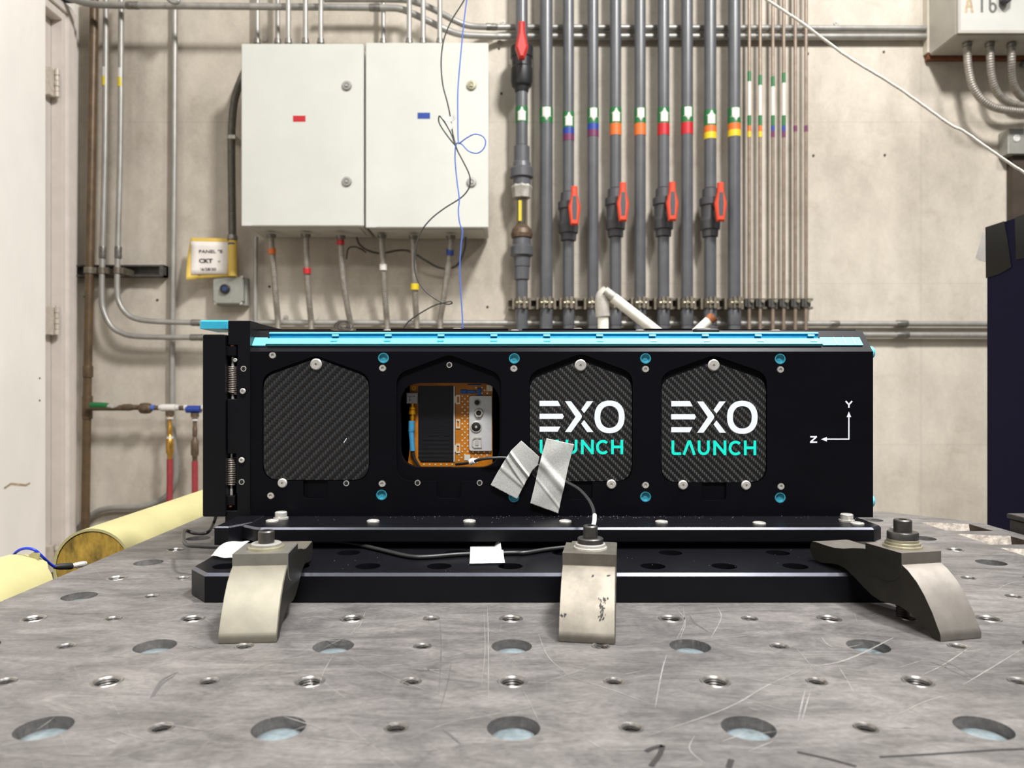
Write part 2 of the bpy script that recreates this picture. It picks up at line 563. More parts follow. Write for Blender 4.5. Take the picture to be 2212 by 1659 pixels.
def circle(cx, cy, r, n=24, ph=0.0):
    return [(cx + r * math.cos(2 * PI * k / n + ph), cy + r * math.sin(2 * PI * k / n + ph)) for k in range(n)]


def round_poly(pts, radii, seg=6):
    n = len(pts)
    out = []
    for i in range(n):
        r = radii[i] if isinstance(radii, (list, tuple)) else radii
        p0, p1, p2 = Vector(pts[i - 1]), Vector(pts[i]), Vector(pts[(i + 1) % n])
        if r <= 0:
            out.append(tuple(p1))
            continue
        a, b = (p0 - p1).normalized(), (p2 - p1).normalized()
        ang = a.angle(b)
        t = min(r / math.tan(ang / 2), (p0 - p1).length * 0.49, (p2 - p1).length * 0.49)
        q0, q1 = p1 + a * t, p1 + b * t
        for k in range(seg + 1):
            s = k / seg
            out.append(tuple(q0 * (1 - s) ** 2 + p1 * 2 * s * (1 - s) + q1 * s ** 2))
    return out


def smooth(pts, n=8):
    """Catmull-Rom through the given points."""
    pts = [Vector(p) for p in pts]
    if len(pts) < 3:
        return pts
    q = [pts[0] * 2 - pts[1]] + pts + [pts[-1] * 2 - pts[-2]]
    out = []
    for i in range(1, len(q) - 2):
        for k in range(n):
            t = k / n
            a, b, c, d = q[i - 1], q[i], q[i + 1], q[i + 2]
            out.append(0.5 * ((2 * b) + (c - a) * t + (2 * a - 5 * b + 4 * c - d) * t ** 2 + (3 * b - 3 * c + d - a) * t ** 3))
    out.append(pts[-1])
    return out


def ribbon(mb, pts, width, mp, w, closed=False, taper=False):
    """A flat printed stroke along a 2-D polyline."""
    pts = [Vector(p) for p in pts]
    n = len(pts)
    L, R = [], []
    for i in range(n):
        a = pts[i - 1] if (i > 0 or closed) else None
        c = pts[(i + 1) % n] if (i < n - 1 or closed) else None
        e1 = (pts[i] - a).normalized() if a is not None else None
        e2 = (c - pts[i]).normalized() if c is not None else None
        e1 = e1 or e2
        e2 = e2 or e1
        n1, n2 = Vector((-e1.y, e1.x)), Vector((-e2.y, e2.x))
        m = n1 + n2
        m = m.normalized() if m.length > 1e-6 else n1
        hw = width / 2 / max(0.4, m.dot(n1))
        if taper:
            hw *= 0.25 + 0.75 * math.sin(PI * (i + 0.15) / (n - 0.7))
        L.append(pts[i] + m * hw)
        R.append(pts[i] - m * hw)
    vs = [mp(p.x, p.y, w) for p in L] + [mp(p.x, p.y, w) for p in R]
    fs = []
    for i in range(n if closed else n - 1):
        j = (i + 1) % n
        fs.append((n + i, n + j, j, i))
    mb.add(vs, fs)


def patch_poly(mb, poly, mp, w):
    poly = ccw(poly)
    tris = tessellate_polygon([[Vector((p[0], p[1], 0)) for p in poly]])
    fs = []
    for t in tris:
        a, b, c = (poly[i] for i in t)
        s = (b[0] - a[0]) * (c[1] - a[1]) - (b[1] - a[1]) * (c[0] - a[0])
        fs.append(tuple(t) if s > 0 else tuple(reversed(t)))
    mb.add([mp(p[0], p[1], w) for p in poly], fs)


# ------------------------------------------------------------------ objects
LOCAL = set()


def mesh_of(name, mb, mats, smooth_deg=35, recalc=False, bevel=0.0):
    me = bpy.data.meshes.new(name)
    me.from_pydata(mb.v, [], mb.f)
    for m in (mats if isinstance(mats, (list, tuple)) else [mats]):
        me.materials.append(M[m] if isinstance(m, str) else m)
    me.polygons.foreach_set('material_index', mb.mi)
    bm = bmesh.new()
    bm.from_mesh(me)
    bmesh.ops.remove_doubles(bm, verts=bm.verts, dist=1e-7)
    if recalc:
        bmesh.ops.recalc_face_normals(bm, faces=bm.faces)
    if bevel > 0:
        es = [e for e in bm.edges if e.is_manifold and e.calc_face_angle(0) > 0.6]
        bmesh.ops.bevel(bm, geom=es, offset=bevel, segments=2, affect='EDGES', clamp_overlap=True)
    bm.to_mesh(me)
    bm.free()
    if smooth_deg:
        me.shade_smooth()
        me.set_sharp_from_angle(angle=math.radians(smooth_deg))
    else:
        me.shade_flat()
    me.update()
    return me


def tag(o, label=None, cat=None, group=None, kind=None):
    for k, v in (('label', label), ('category', cat), ('group', group), ('kind', kind)):
        if v:
            o[k] = v
    return o


def thing(name, label, cat, loc=(0, 0, 0), group=None, rotz=0.0, local=False):
    o = bpy.data.objects.new(name, None)
    o.empty_display_size = 0.02
    COL.objects.link(o)
    o.location = loc
    o.rotation_euler = (0, 0, rotz)
    if local:
        LOCAL.add(o.name)
    return tag(o, label, cat, group)


def put(name, me, parent, pos=None, rot=None):
    """A part that shares the mesh me; pos is a world point unless the thing is built in its own frame."""
    o = bpy.data.objects.new(name, me)
    COL.objects.link(o)
    o.parent = parent
    p = Vector(pos) if pos is not None else Vector((0, 0, 0))
    if parent is not None and parent.type == 'EMPTY' and parent.name not in LOCAL:
        p = p - parent.location
    o.location = p
    if rot:
        o.rotation_euler = rot
    return o


def part(name, mb, mats, parent, label=None, kind=None, **kw):
    o = put(name, mesh_of(name, mb, mats, **kw), parent)
    return tag(o, label, None, None, kind)


def solo(name, mb, mats, label, cat, group=None, **kw):
    o = bpy.data.objects.new(name, mesh_of(name, mb, mats, **kw))
    COL.objects.link(o)
    return tag(o, label, cat, group)


def struct(name, mb, mats, **kw):
    o = bpy.data.objects.new(name, mesh_of(name, mb, mats, **kw))
    COL.objects.link(o)
    o['kind'] = 'structure'
    return o


def text_part(name, body, size, m, parent, pos, rot=(PI / 2, 0, 0), sx=1.0, bold=0.0):
    c = bpy.data.curves.new(name, 'FONT')
    c.body = body
    c.size = size
    c.offset = bold
    c.materials.append(M[m])
    tmp = bpy.data.objects.new(name, c)
    COL.objects.link(tmp)
    bpy.context.view_layer.update()
    me = bpy.data.meshes.new_from_object(tmp.evaluated_get(bpy.context.evaluated_depsgraph_get()))
    bpy.data.objects.remove(tmp)
    bpy.data.curves.remove(c)
    me.name = name
    o = put(name, me, parent, pos, rot)
    o.scale = (sx, 1, 1)
    return o


XYZ = lambda u, v, w: Vector((u, v, w))

# ================================================================== THE ROOM
XL = -(CX - 170) * WALL / F
mb = MB().box(XL - 0.02, 3.2, WALL, WALL + 0.15, FLOOR, 3.0)
wall_back = struct('wall_back', mb, 'concrete')
mb = MB().box(-3.2, 3.2, -2.6, WALL, FLOOR - 0.1, FLOOR)
struct('floor', mb, 'floor')

# left wall: door opening between y0 and y1
dj0, dj1, dtop = 1.75, 2.690, H + (840 - 40) * 2.69 / F
mb = MB()
mb.box(XL - 0.15, XL, dj1 + 0.02, WALL, FLOOR, 3.0)
mb.box(XL - 0.15, XL, -2.6, dj0, FLOOR, 3.0)
mb.box(XL - 0.15, XL, dj0, dj1 + 0.02, dtop + 0.02, 3.0)
struct('wall_left', mb, 'white_wall')
# door leaf, frame and hinges
mb = MB().box(XL - 0.075, XL - 0.03, dj0, dj1, FLOOR + 0.01, dtop - 0.005)
door = struct('door_1', mb, 'door_leaf')
mb = MB()
mb.box(XL - 0.03, XL + 0.012, dj1 - 0.012, dj1 + 0.02, FLOOR, dtop + 0.05)
mb.box(XL, XL + 0.022, dj1 + 0.012, dj1 + 0.045, FLOOR, dtop + 0.05)
mb.box(XL, XL + 0.014, dj1 + 0.045, dj1 + 0.075, FLOOR, dtop + 0.05)
mb.box(XL - 0.03, XL + 0.012, dj0, dj1 - 0.012, dtop - 0.012, dtop + 0.02)
mb.box(XL, XL + 0.022, dj0, dj1 + 0.012, dtop + 0.02, dtop + 0.05)
struct('trim_1', mb, 'jamb', bevel=0.002)
for (py0, py1) in ((155, 213), (665, 724), (1176, 1232)):
    d = dj1 - 0.02
    z0, z1 = P(0, py1, d).z, P(0, py0, d).z
    mb = MB()
    hx, hy = XL + 0.004, d - 0.012
    mb.box(XL - 0.032, XL - 0.004, hy - 0.03, hy, z0, z1)
    n = 5
    for i in range(n):
        a, b = z0 + (z1 - z0) * i / n, z0 + (z1 - z0) * (i + 1) / n
        mb.cyl((hx, hy, a + 0.001), (hx, hy, b - 0.001), 0.009 if i % 2 == 0 else 0.0075, 12)
    mb.cyl((hx, hy, z1), (hx, hy, z1 + 0.006), 0.006, 12)
    hinge = put('hinge', mesh_of('hinge', mb, 'hingem'), door)
# navy door closer above the frame
mb = MB()
p = P(128, 8, 2.62)
mb.bbox(XL + 0.01, XL + 0.05, 2.3, 2.70, dtop + 0.06, dtop + 0.085, 0.006)
solo('door_closer', mb, 'navy', 'navy blue bar above the top corner of the white door frame', 'door closer')

# large scuffed white door leaf standing open nearer to the camera
XD = -1.49
yd = 1.49 * F / (CX - 98)
door2 = struct('door_2', MB().box(XD - 0.045, XD, yd - 1.1, yd, FLOOR + 0.01, 2.6), 'white_wall')
mb = MB()
for (px, py) in ((80, 817), (89, 817), (80, 865), (89, 865)):
    q = P(px, py, yd - 0.03)
    mb.cyl((XD - 0.001, q.y, q.z), (XD + 0.0012, q.y, q.z), 0.003, 8)
tag(put('screw_hole', mesh_of('screw_hole', mb, 'dark_gap'), door2), None, None, None, 'stuff')
mb = MB()
q0, q1 = P(2, 1055, 2.2), P(62, 1048, 2.3)
ribbon(mb, [(q0.y, q0.z), (q0.y + 0.03, q0.z + 0.01), (q1.y, q1.z), (q1.y + 0.02, q1.z + 0.004)], 0.006, lambda u, v, w: Vector((XD + w, u, v)), 0.001)
put('dirt_mark', mesh_of('dirt_mark', mb, 'tan_print', recalc=True), door2)

# small anchors left in the rear wall
amesh = mesh_of('wall_anchor', MB().lathe((0, 0, 0), (0, -1, 0), [(0, 0.0048), (0.002, 0.0044), (0.003, 0.0)], 10), 'dark_gap')
for (px, py) in ((183, 641), (340, 648), (1078, 105), (1083, 202), (1909, 112), (1745, 116), (1757, 336), (1911, 335), (582, 619), (1053, 663)):
    put('wall_anchor', amesh, wall_back, P(px, py, WALL - 0.0005))

# ================================================================== THE TABLE
S2 = 0.0508
X0T, Y0T = 0.0035, 0.3204
TL, TR, TN, TF = -0.348, 0.520, -0.262, 0.885
table = thing('test_table', 'heavy grey worn steel table top drilled with a regular grid of holes', 'table', (0.09, 0.3, FLOOR))
top = MB()
cols, rows = range(-6, 9), range(-11, 11)


def hole_kind(n, m):
    if n % 2 == 0:
        return 'big' if m % 2 == 0 else 'mid'
    return 'small'


RAD = {'big': 0.0116, 'mid': 0.0077, 'small': 0.0054}
for n in cols:
    for m in rows:
        cx, cy = X0T + S2 * n, Y0T + S2 * m
        r = RAD[hole_kind(n, m)]
        N = 32
        ring, sq = [], []
        for k in range(N):
            a = 2 * PI * k / N + PI / 4
            c, s = math.cos(a), math.sin(a)
            ring.append((cx + r * c, cy + r * s))
            f = (S2 / 2) / max(abs(c), abs(s))
            sq.append((cx + f * c, cy + f * s))
        vs = [(x, y, 0) for x, y in sq] + [(x, y, 0) for x, y in ring] + [(x, y, -0.016) for x, y in ring]
        fs = []
        for k in range(N):
            j = (k + 1) % N
            fs.append((k, j, N + j, N + k))
            fs.append((N + k, N + j, 2 * N + j, 2 * N + k))
        fs.append(tuple(2 * N + k for k in range(N)))
        top.add(vs, fs)
gx0, gx1 = X0T + S2 * (-6.5), X0T + S2 * 8.5
gy0, gy1 = Y0T + S2 * (-11.5), Y0T + S2 * 10.5
top.add([(TL, gy0, 0), (gx0, gy0, 0), (gx0, gy1, 0), (TL, gy1, 0)], [(0, 1, 2, 3)])
top.add([(TL, gy1, 0), (gx1, gy1, 0), (gx1, TF, 0), (TL, TF, 0)], [(0, 1, 2, 3)])
pockets = []
for k in range(14):
    y1 = 0.816 - 0.0665 * k
    y0 = y1 - 0.052
    if y0 > gy0 + 0.02:
        pockets.append([(0.456, y0), (0.503, y0), (0.503, y1 - 0.012), (0.456, y1)])
outer = [(gx1, gy0), (TR, gy0), (TR, 0.815), (0.450, TF), (gx1, TF)]
pts_all = [p_ for l in [outer] + pockets for p_ in l]
tris = tessellate_polygon([[Vector((p_[0], p_[1], 0)) for p_ in l] for l in [outer] + pockets])
top.add([(p_[0], p_[1], 0) for p_ in pts_all], [tuple(t) for t in tris])
# side faces of the plate
edge = [(TL, gy0), (TR, gy0), (TR, 0.815), (0.450, TF), (TL, TF)]
vs = [(x, y, 0) for x, y in edge] + [(x, y, -0.05) for x, y in edge]
top.add(vs, [(i, (i + 1) % 5, 5 + (i + 1) % 5, 5 + i) for i in range(5)] + [(5, 6, 7, 8, 9)])
part('top_plate', top, 'table', table, recalc=True, smooth_deg=30)
# rough cast pockets: the far wall leans; shade on the other right, near and floor faces is coloured in
for pk in pockets:
    q = MB()
    (ax, ay), (bx, by), (cx_, cy_), (dx, dy) = pk
    q.m = 0
    q.add([(dx, dy, 0), (cx_, cy_, 0), (cx_ - 0.004, cy_ - 0.012, -0.03), (dx + 0.006, dy - 0.016, -0.03)], [(0, 1, 2, 3)])
    q.add([(ax, ay, 0), (dx, dy, 0), (dx + 0.006, dy - 0.016, -0.03), (ax + 0.006, ay + 0.004, -0.03)], [(0, 1, 2, 3)])
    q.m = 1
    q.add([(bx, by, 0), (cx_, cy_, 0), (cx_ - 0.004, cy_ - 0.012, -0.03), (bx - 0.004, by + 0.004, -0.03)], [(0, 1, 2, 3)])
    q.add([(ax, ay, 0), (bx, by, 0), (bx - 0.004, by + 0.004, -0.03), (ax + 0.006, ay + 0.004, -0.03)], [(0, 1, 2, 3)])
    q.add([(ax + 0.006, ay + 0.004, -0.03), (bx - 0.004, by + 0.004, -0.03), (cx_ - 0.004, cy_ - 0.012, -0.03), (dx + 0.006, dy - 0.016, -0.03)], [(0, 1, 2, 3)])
    part('cast_pocket', q, ['cast', 'cast_shade'], table, recalc=True)
mb = MB().bbox(TL + 0.05, TR - 0.04, gy0 + 0.05, TF - 0.05, FLOOR, -0.05, 0.01)
part('pedestal', mb, 'slate', table)

# plugs and threaded inserts
plug_me = mesh_of('plug', MB().lathe((0, 0, -0.014), (0, 0, 1), [(0, 0.0112), (0.0080, 0.0110), (0.0094, 0.0098), (0.0104, 0.007), (0.0108, 0.0035), (0.0109, 0.0)], 24), 'plug', smooth_deg=60)


def insert_mesh(name, ro, ri):
    q = MB()
    q.lathe((0, 0, 0), (0, 0, 1), [(-0.015, ro), (0.0, ro), (0.0004, ro * 0.96), (0.0002, ro * 0.84), (-0.0008, ri * 1.12)], 28, False)
    q.m = 1
    pr, z = [(-0.0008, ri * 1.12)], -0.0012
    for i in range(7):
        pr += [(z, ri * 1.10), (z - 0.0006, ri), (z - 0.0012, ri * 1.10)]
        z -= 0.0013
    pr += [(-0.0112, ri), (-0.0113, 0.0001)]
    q.lathe((0, 0, 0), (0, 0, 1), pr, 28, False)
    return mesh_of(name, q, ['insert', 'steel_dark'], smooth_deg=30)


mid_me = insert_mesh('threaded_insert', 0.00765, 0.0050)
small_me = insert_mesh('small_insert', 0.00535, 0.0034)
for n in cols:
    for m in rows:
        if m < -2:
            continue
        cx, cy = X0T + S2 * n, Y0T + S2 * m
        if 3 < m < 11 and -4.4 < n < 6.2:
            continue                                   # under the black plates
        kd = hole_kind(n, m)
        if kd == 'big':
            put('plug', plug_me, table, (cx, cy, 0), (0, 0, random.random() * 6))
        elif kd == 'mid':
            put('threaded_insert', mid_me, table, (cx, cy, 0))
        else:
            put('small_insert', small_me, table, (cx, cy, 0))

# scratches and marker strokes on the plate
sc_, sf_, mk_ = MB(), MB(), MB()


def ground_line(mbx, pix, wmm, taper=True, z=0.00012, n=5):
    pts = smooth([Vector((G(x, y).x, G(x, y).y, 0)) for x, y in pix], n)
    ribbon(mbx, [(q.x, q.y) for q in pts], wmm / 1000.0, XYZ, z, taper=taper)


for pix, w in [
    ([(703, 1441), (880, 1435), (1020, 1408)], 1.0), ([(735, 1412), (850, 1465), (960, 1505)], 0.7), ([(945, 1330), (1000, 1320), (1070, 1303)], 0.9),
    ([(880, 1600), (960, 1565), (1060, 1545), (1200, 1520), (1330, 1505)], 0.8), ([(1053, 1310), (1055, 1390), (1055, 1510)], 1.0), ([(1045, 1320), (1048, 1400), (1040, 1480)], 0.6),
    ([(1163, 1370), (1185, 1420), (1230, 1460)], 0.9), ([(1200, 1455), (1320, 1490), (1440, 1535)], 0.9), ([(1130, 1490), (1150, 1530), (1165, 1560)], 0.6),
    ([(1440, 1415), (1430, 1450), (1415, 1530)], 1.2), ([(1456, 1310), (1480, 1340), (1470, 1378)], 1.1), ([(1550, 1312), (1558, 1335), (1535, 1380)], 1.3),
    ([(1475, 1310), (1478, 1345), (1462, 1380)], 0.8), ([(1555, 1440), (1660, 1438), (1745, 1440)], 0.8), ([(1745, 1442), (1830, 1425), (1930, 1378)], 2.2),
    ([(1750, 1440), (1660, 1480), (1570, 1530), (1400, 1590)], 1.4), ([(1720, 1400), (1745, 1430), (1765, 1450)], 0.9), ([(1600, 1463), (1690, 1480), (1745, 1487)], 0.9),
    ([(1740, 1487), (1730, 1530), (1724, 1558)], 1.2), ([(1752, 1488), (1740, 1530), (1732, 1558)], 1.0), ([(1570, 1500), (1700, 1535), (1810, 1552)], 0.8),
    ([(1805, 1430), (1830, 1470), (1850, 1510)], 0.8), ([(2100, 1395), (2040, 1435), (1990, 1460)], 1.1), ([(2212, 1400), (2130, 1450), (2080, 1480)], 1.0),
    ([(2212, 1250), (2170, 1265), (2145, 1280)], 1.0), ([(1930, 1550), (2000, 1515), (2060, 1500)], 0.9), ([(1930, 1408), (2020, 1422), (2075, 1435)], 0.7),
    ([(1775, 1377), (1785, 1390), (1800, 1400)], 2.0), ([(1920, 1400), (2050, 1385), (2100, 1378)], 0.6), ([(1500, 1590), (1490, 1620), (1530, 1655)], 0.9),
    ([(500, 1470), (560, 1440), (690, 1405)], 0.6), ([(720, 1415), (700, 1450), (690, 1480)], 0.8), ([(560, 1428), (620, 1424), (700, 1417)], 0.9),
    ([(200, 1282), (300, 1278), (400, 1273)], 0.7), ([(250, 1320), (330, 1300), (410, 1288)], 0.7), ([(60, 1292), (100, 1290), (90, 1296)], 1.2),
    ([(890, 1340), (960, 1335), (1060, 1345)], 0.7), ([(790, 1320), (770, 1360), (700, 1400)], 0.8), ([(920, 1380), (980, 1382), (1040, 1370)], 0.7),
    ([(1120, 1440), (1100, 1420), (1080, 1430)], 0.6), ([(1230, 1322), (1190, 1345), (1140, 1375)], 0.6), ([(700, 1650), (760, 1620), (820, 1600)], 0.8),
    ([(1840, 1300), (1846, 1325), (1852, 1345)], 0.4), ([(2030, 1245), (2080, 1240), (2140, 1236)], 0.6), ([(2050, 1230), (2075, 1250), (2090, 1258)], 0.5),
    ([(1360, 1345), (1420, 1340), (1480, 1345)], 0.7), ([(1500, 1358), (1560, 1352), (1640, 1356)], 0.7), ([(1550, 1400), (1610, 1395), (1680, 1405)], 0.6),
    ([(1310, 1400), (1350, 1398), (1420, 1396)], 0.9), ([(1290, 1420), (1350, 1418), (1420, 1424)], 0.6)]:
    ground_line(sc_, pix, w * 0.6)
rs = random.Random(3)
for i in range(70):                                        # short random nicks
    x, y = rs.uniform(20, 2190), rs.uniform(1310, 1640)
    L, a = rs.uniform(12, 70), rs.gauss(0.05, 0.55)
    dx, dy = L * math.cos(a), L * math.sin(a) * 0.35
    ground_line(sc_, [(x - dx, y - dy), (x, y + rs.uniform(-2, 2)), (x + dx, y + dy)], rs.uniform(0.25, 0.7), n=3)
for pix, w in [([(325, 1508), (350, 1470), (385, 1452)], 1.6), ([(330, 1506), (352, 1476), (380, 1458)], 1.2), ([(1490, 1330), (1500, 1345), (1530, 1365)], 1.5), ([(950, 1340), (953, 1400), (948, 1500)], 0.5), ([(975, 1430), (968, 1470), (952, 1530)], 0.6),
               ([(955, 1575), (975, 1590), (995, 1608)], 1.3), ([(2010, 1430), (2050, 1445), (2090, 1465)], 1.0), ([(2030, 1425), (2065, 1440), (2100, 1460)], 0.8)]:
    ground_line(sf_, pix, w)
for pix, w in [([(1395, 1624), (1410, 1617), (1432, 1611)], 2.2), ([(1432, 1611), (1424, 1632), (1406, 1656)], 2.2), ([(1580, 1641), (1577, 1650), (1574, 1659)], 2.4),
               ([(1722, 1625), (1790, 1640), (1850, 1656)], 1.5), ([(1900, 1636), (2040, 1628), (2130, 1622), (2212, 1618)], 1.2)]:
    ground_line(mk_, pix, w, taper=False, z=0.0002)
part('scratches', sc_, 'scratch', table, kind='stuff', smooth_deg=0)
part('scuffs', sf_, 'scuff', table, kind='stuff', smooth_deg=0)
part('marker_lines', mk_, 'marker', table, 'black marker strokes, one like a seven', 'stuff', smooth_deg=0)

# ================================================================== ADAPTER PLATE under the box
AP = 0.0201
XR = 0.309
adapter = thing('adapter_plate', 'thick black drilled base plate bolted flat on the grey table', 'plate', (0.043, 0.68, 0))
holes = []
for k in range(-4, 5):
    holes.append(circle(X0T + S2 * k, 0.5285, 0.0089, 28))
for k in range(-3, 4):
    holes.append(circle(0.0445 + 0.0828 * k, 0.5718, 0.0089, 28))
pl = [(-0.2063, 0.5077), (XR - 0.017, 0.5077), (XR, 0.527), (XR, 0.86), (-0.2233, 0.86), (-0.2233, 0.527)]
mb = MB()
slab(mb, pl, holes, 0.0005, AP, XYZ, 0.002, edge_m=1)
part('base', mb, ['anod', 'anod_edge'], adapter, smooth_deg=25)
part('riser', MB().box(-0.17, 0.27, 0.606, 0.84, AP, 0.0260), 'black_dark', adapter)

# ================================================================== THE BLACK DISPENSER BOX
BF = 0.637


def Q(px, py):
    p_ = P(px, py, BF)
    return (p_.x, p_.z)


def QL(l):
    return [Q(*c) for c in l]


FRONT = lambda u, v, w: Vector((u, BF - w, v))
box = thing('satellite_dispenser', 'long black metal box with a cyan rail, round cyan studs and carbon fibre covers', 'dispenser', (0.05, 0.74, 0.0262))


def house(x0, x1, ytop, ysh, ybot, xa, flat, r_low, tab=None):
    """Outline of a cover: straight sides, pitched top, rounded lower corners, optional tab slot below."""
    pts = [(x0, ybot), (x0, ysh), (xa - flat, ytop), (xa + flat, ytop), (x1, ysh), (x1, ybot)]
    rad = [r_low, 34, 8, 8, 34, r_low]
    if tab:
        t0, t1, ty = tab
        pts += [(t1, ybot), (t1, ty), (t0, ty), (t0, ybot)]
        rad += [0, 9, 9, 0]
    return round_poly(pts, rad, 6)


COVERS = [
    dict(x0=568.5, x1=796.5, ytop=776, ysh=815, ybot=1037, xa=683),
    dict(x0=858, x1=1081, ytop=774, ysh=814, ybot=1038, xa=970),
    dict(x0=1144.5, x1=1365, ytop=781, ysh=820, ybot=1039.5, xa=1254.6),
    dict(x0=1429.5, x1=1655, ytop=784, ysh=822, ybot=1042, xa=1541.5)]
TABS = [(655, 708, 1077), (943, 996, 1077), (1228, 1280, 1079), (1516, 1569, 1081)]
holes = []
for c, tb in zip(COVERS, TABS):
    gap = 1.6
    lift = 15 if c['x0'] > 1100 else 6
    h = house(c['x0'] - gap, c['x1'] + gap, c['ytop'] - lift, c['ysh'] - lift, c['ybot'] + gap, c['xa'], 6, 36, tb)
    holes.append(QL(h))
STUDS = [(828, 773, 826, 795), (1111, 774, 1110, 796), (1395, 774, 1395, 797), (1686, 775, 1687, 798),
         (824, 1069, 825, 1045), (1110, 1074, 1111, 1051), (1395, 1073, 1395, 1048), (1686, 1075, 1688, 1051)]
SCREWS = [(588, 767), (584, 1071)] + [(s[2], s[3]) for s in STUDS if s[:2] != (1110, 1074)]
for (sx, sy, _, _) in STUDS:
    holes.append(circle(*Q(sx, sy), 0.0050, 24))
for (sx, sy) in SCREWS:
    holes.append(circle(*Q(sx, sy), 0.0036, 20))
smallholes = [(970, 788), (902, 1043), (1036, 1043), (748, 1044)]
outer = QL([(541, 759.5), (541, 1118), (1886, 1118), (1886, 759.5)])
mb = MB()
slab(mb, outer, holes, -0.0035, 0.0, FRONT)
skin = part('side_panel', mb, 'anod_body', box, smooth_deg=0)
win = QL(round_poly([(863, 827), (1079, 827), (1079, 1011), (863, 1011)], 46, 8))
mb = MB()
slab(mb, QL([(541, 759.5), (541, 1118), (1886, 1118), (1886, 759.5)]), [win], -0.012, -0.0035, FRONT)
part('inner_panel', mb, ['anod_body'], box, smooth_deg=30)
# shell: top with its chamfer, floor, back, right end
xl, xr = Q(541, 0)[0], Q(1886, 0)[0]
zt = 0.1983
prof = [(0.637, 0.1786), (0.6568, zt), (0.85, zt), (0.85, zt - 0.012), (0.665, zt - 0.012), (0.649, 0.1786)]
mb = MB()
vs = [(xl, y, z) for y, z in prof] + [(xr, y, z) for y, z in prof]
n = len(prof)
mb.add(vs, [(i, (i + 1) % n, n + (i + 1) % n, n + i) for i in range(n)] + [tuple(range(n)), tuple(range(2 * n - 1, n - 1, -1))])
part('top_panel', mb, 'anod_body', box, recalc=True, smooth_deg=20)
mb = MB()
mb.box(xl, xr, 0.842, 0.85, 0.036, zt - 0.012)
mb.box(xr - 0.008, xr, 0.649, 0.842, 0.036, zt - 0.013)
mb.box(xl, xl + 0.008, 0.649, 0.842, 0.036, zt - 0.013)
part('shell', mb, 'black_dark', box)

# mounting flange along the foot
zf0, zf1 = 0.0262, 0.0371
fl = [(-0.197, 0.584), (0.2905, 0.584), (0.3012, 0.594), (0.3012, 0.85), (-0.2155, 0.85), (-0.2155, 0.6)]
fl = round_poly(fl, [0.012, 0.001, 0.001, 0, 0, 0.012], 4)
mb = MB()
slab(mb, fl, [], zf0, zf1, XYZ, 0.0016, edge_m=1)
part('mounting_flange', mb, ['anod', 'anod_edge'], box, smooth_deg=25)
# foot block at the hinge end
mb = MB()
slab(mb, [(-0.2307, 0.587), (-0.2195, 0.587), (-0.2065, 0.606), (-0.2065, 0.70), (-0.2307, 0.70)], [circle(-0.226, 0.64, 0.002, 8)], AP + 0.0002, 0.0375, XYZ, 0.0012, edge_m=1)
part('end_foot', mb, ['anod', 'anod_edge'], box, smooth_deg=20)

# cyan rail on the chamfer
R2 = math.sqrt(0.5)
CHM = lambda u, s, w: Vector((u, 0.637 + s * R2 - w * R2, 0.1786 + s * R2 + w * R2))


def extrude_profile(mb, prof, u0, u1, mp, mids=None):
    n = len(prof)
    vs = [mp(u0, s, w) for s, w in prof] + [mp(u1, s, w) for s, w in prof]
    for i in range(n):
        j = (i + 1) % n
        mb.m = mids[i] if mids else 0
        mb.add([vs[i], vs[j], vs[n + j], vs[n + i]], [(0, 1, 2, 3)])
    mb.m = 0
    mb.add(vs, [tuple(range(n)), tuple(range(2 * n - 1, n - 1, -1))])


def ux(px, d=0.646):
    return (px - CX) * d / F


mb = MB()
pr = [(0.0072, 0.0), (0.0072, 0.0026), (0.0142, 0.0026), (0.0150, -0.0012), (0.0196, 0.0006), (0.0200, 0.0034), (0.0218, 0.0034), (0.0218, 0.0)]
extrude_profile(mb, pr, ux(579), ux(1771), CHM, [0, 0, 1, 1, 1, 0, 0, 0])  # groove faces take a deeper blue than the flanges
part('cyan_rail', mb, ['cyan', 'cyan_deep'], box, 'bright cyan anodised rail', recalc=True, smooth_deg=15)
mb = MB()
extrude_profile(mb, [(0.0066, 0), (0.0066, 0.0012), (0.0172, 0.0012), (0.0172, 0)], ux(543), ux(577), CHM)
part('rail_tail', mb, 'cyan', box, recalc=True, smooth_deg=15)
mb = MB()
extrude_profile(mb, [(0.0072, 0), (0.0072, 0.0014), (0.0172, 0.0014), (0.0172, 0)], ux(1773), ux(1859), CHM)
part('rail_tip', mb, 'cyan', box, recalc=True, smooth_deg=15)
mb = MB()
for px in (1802, 1822, 1842):
    extrude_profile(mb, [(0.0076, 0.0014), (0.0076, 0.0019), (0.0170, 0.0019), (0.0170, 0.0014)], ux(px), ux(px + 1.2), CHM)
part('rail_rib', mb, 'white_print', box, recalc=True, smooth_deg=15)
clip = MB()
slab(clip, round_poly([(-0.0030, -0.0011), (0.0030, -0.0011), (0.0030, 0.0011), (-0.0030, 0.0011)], 0.0010, 4), [], -0.0004, 0.0006, XYZ)
clip_me = mesh_of('rail_clip', clip, 'cyan')
clip_dk = mesh_of('rail_clip_low', clip, 'stud')
for i in range(10):
    px = 723 + (1640 - 723) / 8.0 * i
    if px > 1765:
        px = 1752
    put('rail_clip', clip_me, box, CHM(ux(px), 0.0186, 0.0022), (PI / 4, 0, 0))
    put('rail_clip', clip_dk, box, CHM(ux(px), 0.0108, 0.0026), (PI / 4, 0, 0))

